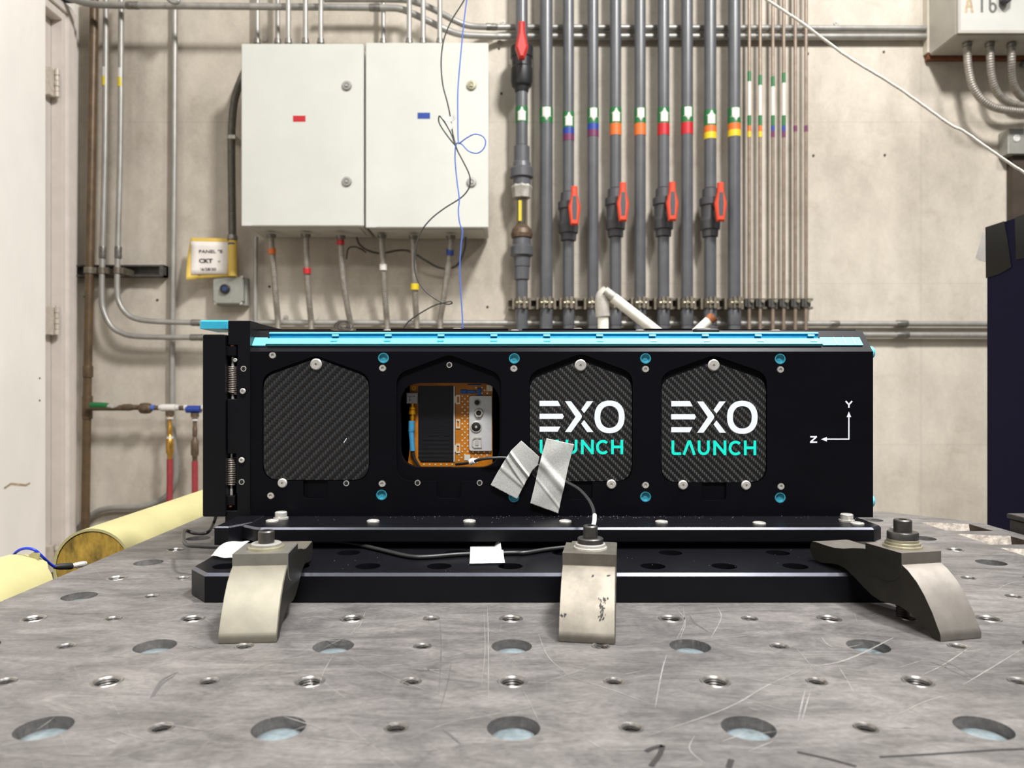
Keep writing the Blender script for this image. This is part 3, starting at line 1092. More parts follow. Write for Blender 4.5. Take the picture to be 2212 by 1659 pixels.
# lid plates and screw heads that break the top outline
for (a, b, hh) in ((560, 715, 0.0012), (770, 828, 0.0016), (845, 1098, 0.0018), (1128, 1372, 0.0018), (1392, 1494, 0.0018), (1556, 1660, 0.0012), (1690, 1846, 0.0008)):
    mb = MB()
    mb.box(ux(a, 0.66), ux(b, 0.66), 0.658, 0.84, zt, zt + hh)
    part('lid_plate', mb, 'anod', box)
mb = MB()
mb.bbox(ux(1498, 0.655), ux(1552, 0.655), 0.6505, 0.675, 0.1955, zt + 0.0015, 0.002)
part('latch_block', mb, 'black_dark', box)
hs_me = mesh_of('lid_screw', MB().lathe((0, 0, 0), (0, 0, 1), [(0, 0.0042), (0.0007, 0.0042), (0.0012, 0.0030), (0.0012, 0.0)], 16), 'steel')
for px in (707, 838, 988, 1112, 1248, 1382, 1526, 1675):
    put('lid_screw', hs_me, box, (ux(px, 0.664), 0.664, zt + (0.0016 if px in (988, 1248, 1526) else 0.0)))

# carbon covers with their logos
LG = 3.687


def logo(parent, ox, oy, k, mpw):
    """White upper word and turquoise lower word, in the pixel frame of the cover at the far end."""
    def T(l):
        return [Q(1100 + ox + (x - 1292) * k / LG + 1292 / LG, 700 + oy + (y - 612) * k / LG + 612 / LG) for x, y in l]
    wmb = MB()
    for pl_ in ([(1292, 613), (1441, 613), (1463, 656), (1292, 656)], [(1292, 718), (1478, 718), (1490, 739), (1478, 760), (1292, 760)], [(1292, 822), (1461, 822), (1439, 863), (1292, 863)],
                [(1498, 616), (1547, 616), (1629, 723), (1636, 740), (1629, 757), (1549, 866), (1498, 866), (1583, 741)],
                [(1629, 684), (1676, 616), (1727, 616), (1653, 713)], [(1653, 768), (1729, 866), (1678, 866), (1629, 799)]):
        patch_poly(wmb, T(pl_), FRONT, mpw)

    def sup(cx, cy, a, b, e, n=48):
        out = []
        for i in range(n):
            t = 2 * PI * i / n
            c, s = math.cos(t), math.sin(t)
            out.append((cx + a * math.copysign(abs(c) ** (2 / e), c), cy + b * math.copysign(abs(s) ** (2 / e), s)))
        return out
    o1, o2 = T(sup(1859, 743, 122, 132, 2.25)), T(sup(1859, 743, 75, 89, 2.25))
    nn = len(o1)
    wmb.add([FRONT(x, y, mpw) for x, y in o1] + [FRONT(x, y, mpw) for x, y in o2], [(i, (i + 1) % nn, nn + (i + 1) % nn, nn + i) for i in range(nn)])
    part('white_lettering', wmb, 'white_print', parent, 'EXO in white', recalc=False, smooth_deg=0)
    tmb = MB()
    zoff = 0.0
    w = 22 * k / LG * BF / F

    def arc(cx, cy, a, b, t0, t1, n=14):
        return [(cx + a * math.cos(t0 + (t1 - t0) * i / n), cy + b * math.sin(t0 + (t1 - t0) * i / n)) for i in range(n + 1)]
    for st in ([(1305, 928)] + arc(1319, 1019, 14, 14, PI, PI / 2, 5) + [(1371, 1033)],
               [(1392, 1043), (1431, 938)], [(1441, 938), (1477, 1043)], [(1423, 938), (1449, 938)],
               [(1514, 928), (1514, 995)] + arc(1551, 996, 37, 38, PI, 0, 12) + [(1588, 928)],
               [(1638, 1045), (1638, 928)], [(1638, 936), (1720, 1036)], [(1720, 1045), (1720, 928)],
               arc(1805, 988, 45, 48, -0.75, -2 * PI + 0.75, 22),
               [(1882, 928), (1882, 1045)], [(1958, 928), (1958, 1045)], [(1882, 986), (1958, 986)]):
        ribbon(tmb, T(st), w, FRONT, mpw + zoff)
        zoff += 0.00003
    part('turquoise_lettering', tmb, 'teal_print', parent, 'LAUNCH in turquoise', recalc=False, smooth_deg=0)


covers = []
for i, c in enumerate(COVERS):
    if i == 1:
        continue
    mb = MB()
    slab(mb, QL(house(c['x0'], c['x1'], c['ytop'], c['ysh'], c['ybot'], c['xa'], 6, 36)), [], -0.0034, -0.0010, FRONT)
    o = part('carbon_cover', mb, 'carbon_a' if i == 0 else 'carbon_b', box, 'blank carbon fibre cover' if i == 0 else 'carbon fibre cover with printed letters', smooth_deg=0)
    covers.append(o)
logo(covers[1], -284.9, -0.4, 0.985, -0.0008)
logo(covers[2], 0, 0, 1.0, -0.0008)
mb = MB()
ribbon(mb, QL([(742, 956.5), (748.5, 947)]), 0.0005, FRONT, -0.0008)
put('scratch', mesh_of('scratch', mb, 'white_print'), covers[0])

# screws: broad capped ones on the covers, small socket ones on the panel


def socket_screw(name, r, hgt, hexr, ch):
    s = MB()
    slab(s, circle(0, 0, r, 28), [circle(0, 0, hexr, 6)], 0, hgt, lambda u, v, w: Vector((u, -w, v)), ch)
    s.lathe((0, 0, 0), (0, -1, 0), [(hgt * 0.4, hexr * 1.05), (hgt * 0.42, 0.0)], 12)
    return mesh_of(name, s, 'steel', smooth_deg=30)


big_screw = socket_screw('cover_screw', 0.0050, 0.0022, 0.0011, 0.0008)
med_screw = socket_screw('cover_screw_low', 0.0041, 0.0022, 0.0011, 0.0008)
sml_screw = socket_screw('panel_screw', 0.0033, 0.0022, 0.0014, 0.0006)
for (x, y) in ((683, 787), (1254, 789), (1541.5, 789)):
    put('cover_screw', big_screw, box, FRONT(*Q(x, y), -0.0008))
for (x, y) in ((610.5, 1043.5), (1320.5, 1046), (1475, 1047.5), (1611, 1048)):
    put('cover_screw', med_screw, box, FRONT(*Q(x, y), -0.0004))
for (x, y) in SCREWS:
    put('panel_screw', sml_screw, box, FRONT(*Q(x, y), -0.0028))
ring_me = mesh_of('screw_insert', MB().lathe((0, 0, 0), (0, -1, 0), [(-0.004, 0.0014), (0.0, 0.0015), (0.0002, 0.0019), (0.0003, 0.0024), (0.0, 0.0025)], 18), ['steel'])
blk_me = mesh_of('screw_hole', MB().lathe((0, 0, 0), (0, -1, 0), [(0, 0.0016), (0.0004, 0.0016), (0.0004, 0.0)], 14), 'black_dark')
for (x, y) in smallholes:
    w = 0.0 if y > 900 else -0.0033
    put('screw_insert', ring_me, box, FRONT(*Q(x, y), w))
    put('screw_hole', blk_me, box, FRONT(*Q(x, y), w + 0.0001))
stud_me = mesh_of('cyan_stud', MB().lathe((0, 0, 0), (0, -1, 0), [(-0.003, 0.0049), (0.0012, 0.0049), (0.0016, 0.0045), (0.0016, 0.0037), (-0.0010, 0.0034), (-0.0012, 0.0018), (-0.0009, 0.0016), (-0.0009, 0.0)], 28), 'stud', smooth_deg=40)
for (sx, sy, _, _) in STUDS:
    put('cyan_stud', stud_me, box, FRONT(*Q(sx, sy), -0.0022))
knob = MB().lathe((0, 0, 0), (1, 0, 0), [(0, 0.0058), (0.0118, 0.0058), (0.013, 0.0048), (0.013, 0.0)], 24)
knob_me = mesh_of('end_stud', knob, 'cyan')
put('end_stud', knob_me, box, (xr, 0.664, 0.1790))
put('end_stud', knob_me, box, (xr, 0.664, 0.0462))

# axis mark: letters and arrows in white
mb = MB()
W = 0.0013
ribbon(mb, QL([(1833.5, 895), (1833.5, 948.6), (1781, 948.6)]), 0.0011, FRONT, 0.0002)
patch_poly(mb, QL([(1833.5, 889), (1828.5, 901), (1838.5, 901)]), FRONT, 0.00025)
patch_poly(mb, QL([(1773, 948.8), (1786, 943.8), (1786, 953.8)]), FRONT, 0.00025)
part('axis_arrows', mb, 'white_print', box, smooth_deg=0)
mb = MB()
ribbon(mb, QL([(1826.5, 866.5), (1833.5, 874)]), W, FRONT, 0.0002)
ribbon(mb, QL([(1840.5, 866.5), (1833.5, 874), (1833.5, 881)]), W, FRONT, 0.00021)
part('axis_letter', mb, 'white_print', box, 'white letter Y', smooth_deg=0)
mb = MB()
ribbon(mb, QL([(1750, 943.5), (1764.5, 943.5)]), W, FRONT, 0.0002)
ribbon(mb, QL([(1763.5, 943.5), (1750.5, 955)]), W, FRONT, 0.00021)
ribbon(mb, QL([(1749.5, 955), (1765, 955)]), W, FRONT, 0.00022)
part('axis_letter', mb, 'white_print', box, 'white letter Z', smooth_deg=0)

# hinge end: frame, door, knuckles, springs, rods, latch
fr = [(493.5, 693), (541, 693), (541, 1131), (487, 1131), (487, 1103), (513, 1103), (513, 1066), (511, 1066), (511, 980), (492, 980), (492, 862), (512, 862), (512, 776), (514, 776), (514, 745), (493.5, 745)]
mb = MB()
slab(mb, QL(fr), [], -0.02, 0.0012, FRONT, 0.0004)
part('end_frame', mb, 'anod', box, smooth_deg=20)
x0f, x1f = Q(495, 0)[0], Q(541, 0)[0]
mb = MB().box(x0f, x1f - 0.0005, 0.6575, 0.86, 0.0375, Q(0, 693)[1] - 0.0002)
part('end_frame_back', mb, 'anod', box)
mb = MB()
slab(mb, QL(round_poly([(441.5, 1114.5), (441.5, 723), (489.5, 723), (491, 1114.5)], [4, 5, 3, 4], 4)), [], -0.22, 0.004, FRONT, 0.0006)
part('end_door', mb, 'anod', box, smooth_deg=20)
for (a, b, c, d) in ((486, 511, 748, 769), (482, 508, 1071, 1092)):
    mb = MB()
    slab(mb, QL([(a, d), (a, c), (b, c), (b, d)]), [], -0.008, 0.0005, FRONT, 0.0005)
    part('hinge_knuckle', mb, 'anod', box)
dz = 0.643
for (cx, y0, y1, s0, s1, flip) in ((503, 771, 862, 792, 850, False), (500, 979, 1070, 988, 1047, True)):
    mb = MB().cyl(P(cx, y1, dz), P(cx, y0, dz), 0.0013, 12)
    part('hinge_rod', mb, 'steel', box, 'bright steel hinge rod')
    turns, N = 15, 15 * 16
    pts = []
    if not flip:
        pts.append(P(487, 790, dz - 0.004))
    else:
        pts.append(P(526, 988, dz - 0.005))
    for k in range(N + 1):
        a = 2 * PI * k / 16 + (PI if not flip else 0)
        c0 = P(cx, s0 + (s1 - s0) * k / N, dz)
        pts.append(c0 + Vector((0.0034 * math.cos(a), 0.0034 * math.sin(a), 0)))
    pts.append(P(526, 853, dz - 0.005) if not flip else P(484, 1048, dz - 0.004))
    mb = MB().tube(pts, 0.00052, 6)
    part('torsion_spring', mb, 'spring', box, smooth_deg=80)
for (x, y, kind) in ((526, 796.5, 0), (525, 845, 1), (508.5, 778, 1), (522.5, 994, 1), (522, 1041, 0)):
    if kind:
        o = put('hinge_screw', sml_screw, box, P(x, y, 0.6345))
        o.scale = (0.75, 0.75, 0.75) if y > 780 else (0.5, 0.5, 0.5)
    else:
        put('screw_insert', ring_me, box, P(x, y, 0.6357))
        put('screw_hole', blk_me, box, P(x, y, 0.6356))
for (x, y) in ((502.5, 746.5), (498.5, 1092.5)):
    put('pin_end', mesh_of('pin_end', MB().cyl((0, 0, -0.0008), (0, 0, 0.0008), 0.0024, 14), 'copper'), box, P(x, y, 0.640))
mb = MB()
a_, b_ = P(430, 710, 0.655), P(494, 691.5, 0.655)
mb.bbox(a_.x, b_.x, 0.655, 0.70, a_.z, b_.z, 0.0018)
part('cyan_latch', mb, 'latch', box, 'cyan anodised latch block')

# bolts on the flange
fb = MB().lathe((0, 0, 0), (0, 0, 1), [(0, 0.0052), (0.0011, 0.0052), (0.0016, 0.0046), (0.0016, 0.0036), (0.0004, 0.0032), (0.0004, 0.0)], 24)
fb_me = mesh_of('flange_bolt', fb, 'steel', smooth_deg=40)
tb = MB().lathe((0, 0, 0), (0, 0, 1), [(0, 0.0062), (0.0014, 0.0062), (0.0014, 0.0050), (0.0056, 0.0050), (0.0062, 0.0044), (0.0062, 0.0026), (0.005, 0.0024), (0.005, 0.0)], 24)
tb_me = mesh_of('cap_bolt', tb, 'steel', smooth_deg=40)
for (x, y) in ((588, 1127), (806, 1127.5), (1014, 1127.5), (1221, 1128), (1429, 1129), (1640, 1132), (1852, 1132.5)):
    put('flange_bolt', fb_me, box, G(x, y, zf1))
for (x, y) in ((607, 1121), (1829, 1126)):
    put('cap_bolt', tb_me, box, G(x, y, zf1))
# pale dust on the flange
mb = MB()
rs = random.Random(11)
for i in range(420):
    x = rs.uniform(-0.18, 0.30)
    dens = math.exp(-((x - 0.06) / 0.11) ** 2)
    if rs.random() > 0.18 + 0.82 * dens:
        continue
    y = BF - abs(rs.gauss(0, 0.009))
    s = rs.uniform(0.00012, 0.00042)
    a = rs.uniform(0, PI)
    c_, s_ = math.cos(a) * s, math.sin(a) * s
    if y > 0.589:
        mb.add([(x + c_, y + s_, zf1 + 0.0003), (x - s_, y + c_, zf1 + 0.0004), (x - c_, y - s_, zf1 + 0.0003), (x + s_, y - c_, zf1 + 0.0005)], [(0, 1, 2, 3)])
for i in range(60):
    x, y = rs.uniform(-0.2, 0.29), rs.uniform(0.512, 0.58)
    s = rs.uniform(0.00015, 0.0004)
    mb.add([(x + s, y, AP + 0.0003), (x, y + s, AP + 0.0004), (x - s, y, AP + 0.0003), (x, y - s, AP + 0.0005)], [(0, 1, 2, 3)])
part('dust', mb, 'dustm', box, kind='stuff', smooth_deg=0)

# ================================================================== SATELLITE seen through the open window
DB = 0.664
sat = thing('small_satellite', 'orange circuit board satellite inside the square window of the black box', 'satellite', (-0.045, 0.70, 0.06))


def W8(x, y):
    return (850 + x / 7.54, 810 + y / 7.54)


def BQ(px, py):
    p_ = P(px, py, DB)
    return (p_.x, p_.z)


def BL(l):
    return [BQ(*W8(x, y)) for x, y in l]


BRD = lambda u, v, w: Vector((u, DB - w, v))
mb = MB()
slab(mb, BL([(265, 60), (1612, 60), (1612, 1560), (60, 1560), (60, 1420), (240, 1420), (265, 1150)]), [], -0.002, 0.0, BRD)
part('circuit_board', mb, 'pcb', sat)
mb = MB().box(BQ(884, 0)[0], BQ(1062, 0)[0], DB + 0.002, 0.80, BQ(0, 1014)[1], BQ(0, 822)[1])
part('chassis', mb, 'black_dark', sat)
mb = MB()
slab(mb, BL([(405, 180), (1005, 180), (1005, 1415), (450, 1415), (405, 1350)]), [], 0, 0.0006, BRD)
cell = part('solar_cell', mb, 'solar', sat)
mb = MB()
slab(mb, BL([(980, 180), (1000, 180), (1000, 1415), (980, 1415)]), [], 0.0006, 0.0009, BRD)
put('cell_edge', mesh_of('cell_edge', mb, 'silver'), cell)
for y in (400, 795, 1195):
    mb = MB()
    slab(mb, BL([(1018, y - 76), (1086, y - 76), (1086, y + 76), (1018, y + 76)]), [BL([(1035, y - 50), (1070, y - 40), (1070, y + 45), (1035, y + 52)])], 0, 0.0009, BRD)
    if y != 795:
        slab(mb, BL([(988, y - 55), (1018, y - 55), (1018, y + 55), (988, y + 55)]), [], 0.0003, 0.0010, BRD)
    part('cell_tab', mb, 'pad', sat)
mb = MB()
slab(mb, BL(round_poly([(1236, 1232), (1236, 342), (1600, 342), (1600, 1232)], [50, 50, 4, 4], 6)), [], 0, 0.0025, BRD)
plate = part('connector_plate', mb, 'silver', sat)
FW = lambda c, w: BRD(*BQ(*W8(*c)), w)
k8 = DB / F / 7.54


def jack(c, ro, rr, rh, pin=False, hexn=False):
    q = MB()
    q.m = 0
    q.lathe(FW(c, 0.0024), (0, -1, 0), [(0, ro * k8), (0.0010, ro * k8), (0.0012, ro * k8 * 0.94), (0.0012, rr * k8)], 28)
    if hexn:
        slab(q, circle(*BQ(*W8(*c)), rr * 1.05 * k8, 6), [circle(*BQ(*W8(*c)), rh * k8, 20)], 0.0034, 0.0046, BRD)
    q.m = 1
    q.lathe(FW(c, 0.0024), (0, -1, 0), [(0.0012, rr * k8), (0.0013, rh * k8), (0.00135, 0.0)], 24)
    o = put('jack', mesh_of('jack', q, ['tee_grey', 'black_dark']), plate)
    if pin:
        put('centre_pin', mesh_of('centre_pin', MB().lathe(FW(c, 0.003), (0, -1, 0), [(0, 22 * k8), (0.0015, 22 * k8), (0.0018, 0.0)], 12), 'steel'), plate)
    return o


jack((1365, 447), 54, 40, 30)
jack((1390, 618), 78, 66, 44, hexn=True)
jack((1348, 843), 92, 74, 70, pin=True)
mb = MB()
slab(mb, BL([(1280, 1045), (1310, 1010), (1440, 1010), (1440, 1185), (1310, 1185), (1280, 1150)]), [BL([(1296, 1055), (1320, 1030), (1424, 1030), (1424, 1168), (1320, 1168), (1296, 1142)])], 0.0024, 0.0034, BRD)
slab(mb, BL([(1335, 1045), (1388, 1045), (1388, 1140), (1335, 1140)]), [], 0.0024, 0.0033, BRD)
put('square_jack', mesh_of('square_jack', mb, 'tee_grey'), plate)
for l in ([(1090, 240), (1200, 240), (1200, 305), (1090, 305)], [(1200, 250), (1350, 250), (1350, 300), (1200, 300)], [(1370, 215), (1428, 215), (1428, 330), (1370, 330)], [(1210, 150), (1430, 150), (1430, 166), (1210, 166)]):
    mb = MB()
    slab(mb, BL(l), [], 0, 0.0014, BRD, 0.0004)
    part('blue_component', mb, 'blue_part', sat, smooth_deg=40)
mb = MB()
slab(mb, BL([(1155, 1298), (1250, 1298), (1250, 1390), (1155, 1390)]), [], 0, 0.0006, BRD)
part('white_pad', mb, 'white_solid', sat)
mb = MB()
slab(mb, BL([(1515, 165), (1612, 165), (1612, 265), (1515, 265)]), [], 0, 0.0006, BRD)
part('corner_pad', mb, 'pad', sat)
mb = MB()
slab(mb, circle(*BQ(*W8(330, 215)), 36 * k8, 20), [circle(*BQ(*W8(330, 215)), 20 * k8, 16)], 0, 0.0005, BRD)
part('mounting_eyelet', mb, 'gold', sat)
mb = MB()
vias = [(1120, 345 + 90 * i) for i in range(11)] + [(1162, 388 + 91 * i) for i in range(11)] + [(1210, 345 + 90 * i) for i in range(11)]
vias += [(1295, 1255), (1385, 1255), (1478, 1255), (1570, 1255), (1340, 1298), (1432, 1300), (1522, 1302), (1295, 1345), (1385, 1342), (1478, 1348), (1064, 1300), (1110, 1345), (1064, 1390)]
vias += [(498 + 92 * i, 1457) for i in range(8)] + [(1345, 208), (1440, 205), (1485, 250), (1528, 298), (1440, 298)]
for c in vias:
    slab(mb, circle(*BQ(*W8(*c)), 14 * k8, 10), [], 0, 0.0003, BRD, bottom=False)
part('via', mb, 'pad', sat, kind='stuff', smooth_deg=0)

# accelerometer glued on the satellite
acc = thing('accelerometer', 'grey cube sensor with gold connector and blue sleeve in the box window', 'sensor', P(892, 860, 0.658))
mb = MB()
slab(mb, BL([(226, 290), (405, 290), (405, 462), (226, 462)]), [], 0.0012, 0.0075, BRD, 0.0006)
body = part('sensor_body', mb, 'sensor', acc, smooth_deg=20)
mb = MB()
ribbon(mb, BL([(246, 352), (362, 345)]), 0.00028, BRD, 0.0077)
ribbon(mb, BL([(286, 350), (286, 420)]), 0.00028, BRD, 0.0077)
ribbon(mb, BL([(345, 335), (365, 345), (345, 356)]), 0.00028, BRD, 0.00772)
ribbon(mb, BL([(276, 400), (286, 420), (296, 400)]), 0.00028, BRD, 0.00772)
put('axis_print', mesh_of('axis_print', mb, 'black_print', smooth_deg=0), body)
BP = lambda x, y, w=0.0045: BRD(*BQ(*W8(x, y)), w)
mb = MB()
L1 = (BP(318, 745) - BP(318, 462)).length
mb.lathe(BP(318, 462), BP(316, 745) - BP(318, 462), [(0, 36 * k8), (L1 * .2, 36 * k8), (L1 * .2, 58 * k8), (L1 * .35, 60 * k8), (L1 * .38, 54 * k8), (L1 * .5, 60 * k8), (L1 * .62, 58 * k8), (L1 * .64, 40 * k8), (L1, 34 * k8)], 20)
part('gold_connector', mb, 'gold', acc, 'gold threaded connector')
pts = smooth([BP(308, 745), BP(306, 890), BP(300, 920), BP(312, 1060), BP(322, 1228)], 5)
rad = [52 * k8] * 6 + [50 * k8] * 4 + [44 * k8] * (len(pts) - 10)
part('cable_boot', MB().tube(pts, 0, 16, radii=rad), 'boot', acc, 'blue heat-shrink sleeve')
pts = smooth([BP(322, 1220), BP(345, 1340), BP(395, 1440), BP(440, 1505, 0.004), BP(500, 1580, 0.002)], 6)
part('sensor_lead', MB().tube(pts, 26 * k8, 10), 'cable', acc)

# the lead that leaves the window, passes under two tapes and dives into the middle bolt
lead = thing('accelerometer_lead', 'thin black lead from box window under two tapes to middle clamp bolt', 'cable', P(1200, 1030, 0.63))
pts = [P(985, 1003, 0.661), P(1012, 1000, 0.650), P(1040, 992, 0.636), P(1068, 989, 0.633), P(1100, 990, 0.6352), P(1150, 1000, 0.6354), P(1200, 1026, 0.6352), P(1224, 1041, 0.632), P(1250, 1056, 0.610), P(1270, 1077, 0.575), P(1281, 1098, 0.535), P(1284, 1118, 0.503)]
part('wire', MB().tube(smooth(pts, 8), 0.00125, 10), 'cable', lead, smooth_deg=60)
mb = MB().tube([P(1017, 999.5, 0.648), P(1027, 996, 0.6425)], 0.0022, 12)
part('wire_tag', mb, 'white_sleeve', lead, 'white marker sleeve')
mb = MB()
slab(mb, QL(round_poly([(1009, 997), (1017, 992), (1031, 992), (1031, 999), (1016, 1006)], 2, 3)), [], -0.012, -0.0112, FRONT)
part('wire_label', mb, 'paper', lead, 'small white paper label')

# ================================================================== PAPER TAPES


def tape(name, left, right, mp, n, m, wr, label, parts=None, amp=0.0012, base=0.0006, seed=1):
    """left and right are edge polylines of points; the sheet between them is creased by wr(s, t)."""
    def samp(pl, t):
        L = [0]
        for i in range(len(pl) - 1):
            L.append(L[-1] + (Vector(pl[i + 1]) - Vector(pl[i])).length)
        x = t * L[-1]
        for i in range(len(pl) - 1):
            if x <= L[i + 1] or i == len(pl) - 2:
                f = (x - L[i]) / (L[i + 1] - L[i])
                return Vector(pl[i]).lerp(Vector(pl[i + 1]), f)
    rr = random.Random(seed)
    vs, fs = [], []
    for j in range(m + 1):
        t = j / m
        a, b = samp(left, t), samp(right, t)
        for i in range(n + 1):
            s = i / n
            p_ = a.lerp(b, s)
            if j == m:
                p_ = p_ + (a - samp(left, t - 0.02)) * rr.uniform(-0.12, 0.35)      # torn lower edge
            vs.append(mp(p_.x, p_.y, base + wr(s, t) + amp * 0.03 * rr.random()))
    for j in range(m):
        for i in range(n):
            q = j * (n + 1) + i
            fs.append((q, q + n + 1, q + n + 2, q + 1))
    mbx = MB()
    mbx.add(vs, fs)
    o = solo(name, mbx, 'tape', label, 'tape', 'white paper tape pieces', smooth_deg=50)
    md = o.modifiers.new('thickness', 'SOLIDIFY')
    md.thickness = 0.00018
    md.offset = 1
    return o


def fold(x, c, w, h):
    d = min(1.0, abs(x - c) / w)
    return h * (0.5 + 0.5 * math.cos(PI * d)) ** 1.4


tape('paper_tape', QL([(1126, 951), (1104, 972), (1086, 1000), (1072, 1024), (1060, 1046)]), QL([(1164, 985), (1161, 1003), (1150, 1014), (1135, 1040), (1117, 1076)]), FRONT, 60, 84,
     lambda s, t: 0.0036 + fold(t - 0.18 * s, 0.30, 0.05, 0.0026) + fold(t - 0.25 * s, 0.42, 0.06, 0.0022) + fold(t - 0.1 * s, 0.62, 0.08, 0.0012) + 0.003 * max(0, 1 - t * 2.5) * s,
     'crumpled bow-shaped white paper tape between the window and carbon cover', seed=2)
tape('paper_tape', QL([(1180, 946), (1164, 1002), (1155, 1045), (1145, 1085)]), QL([(1239, 959), (1226, 1010), (1216, 1056), (1205, 1107)]), FRONT, 48, 84,
     lambda s, t: 0.0034 + fold(t - 0.28 * s, 0.36, 0.14, 0.0022) + 0.0010 * math.sin(5 * t + 2 * s) ** 2 + fold(t - 0.3 * s, 0.62, 0.05, 0.0010),
     'long slanted white paper tape covering the first turquoise letters', seed=3)
GZ = lambda z: (lambda px, py: (G(px, py, z).x, G(px, py, z).y))
g3 = GZ(0.0212)
tape('paper_tape', [g3(1016, 1181), g3(1015.5, 1200), g3(1014, 1219)], [g3(1080, 1179), g3(1087, 1198), g3(1091, 1217)], XYZ, 20, 16,
     lambda s, t: AP + 0.0009 + fold(t, 0.55, 0.22, 0.0032) + 0.012 * max(0, s - 0.8) * max(0, 0.25 - t) * 10,
     'square of white paper tape holding the cable on black base plate', seed=4)
tape('paper_tape', [g3(500, 1176), g3(478, 1189), g3(455, 1204)], [g3(548, 1173), g3(530, 1188), g3(508, 1210)], XYZ, 18, 16,
     lambda s, t: AP + 0.0016 + 0.0032 * max(0.0, 1 - ((t - 0.42) / 0.5) ** 2) + 0.0004 * math.sin(9 * s),
     'white paper tape tucked beside the clamp near the hinged end', seed=5)

# black cable lying on the base plate
cz = AP + 0.002
pts = [P(468, 1108, 0.69), G(462, 1128, 0.016), G(448, 1150, 0.0125), G(421, 1152, 0.011), G(401, 1146, 0.015), G(396, 1156, 0.0205), G(402, 1176, 0.0215), G(430, 1180, 0.0222)]
pts += [G(470, 1181.5, cz), G(530, 1182, cz), G(600, 1178, cz), G(665, 1172, cz), G(720, 1170.5, cz), G(765, 1175, cz), G(820, 1187, cz), G(880, 1201, cz), G(920, 1203, cz), G(1000, 1197, cz), G(1050, 1196, cz),
        G(1110, 1194, cz), G(1135, 1194, cz), G(1180, 1187, cz), G(1225, 1182, cz), G(1280, 1178, cz), G(1330, 1172, cz)]
solo('black_cable', MB().tube(smooth(pts, 6), 0.0016, 10), 'cable', 'black cable looping from the hinged end along the base plate', 'cable', smooth_deg=60)

# ================================================================== CLAMPS


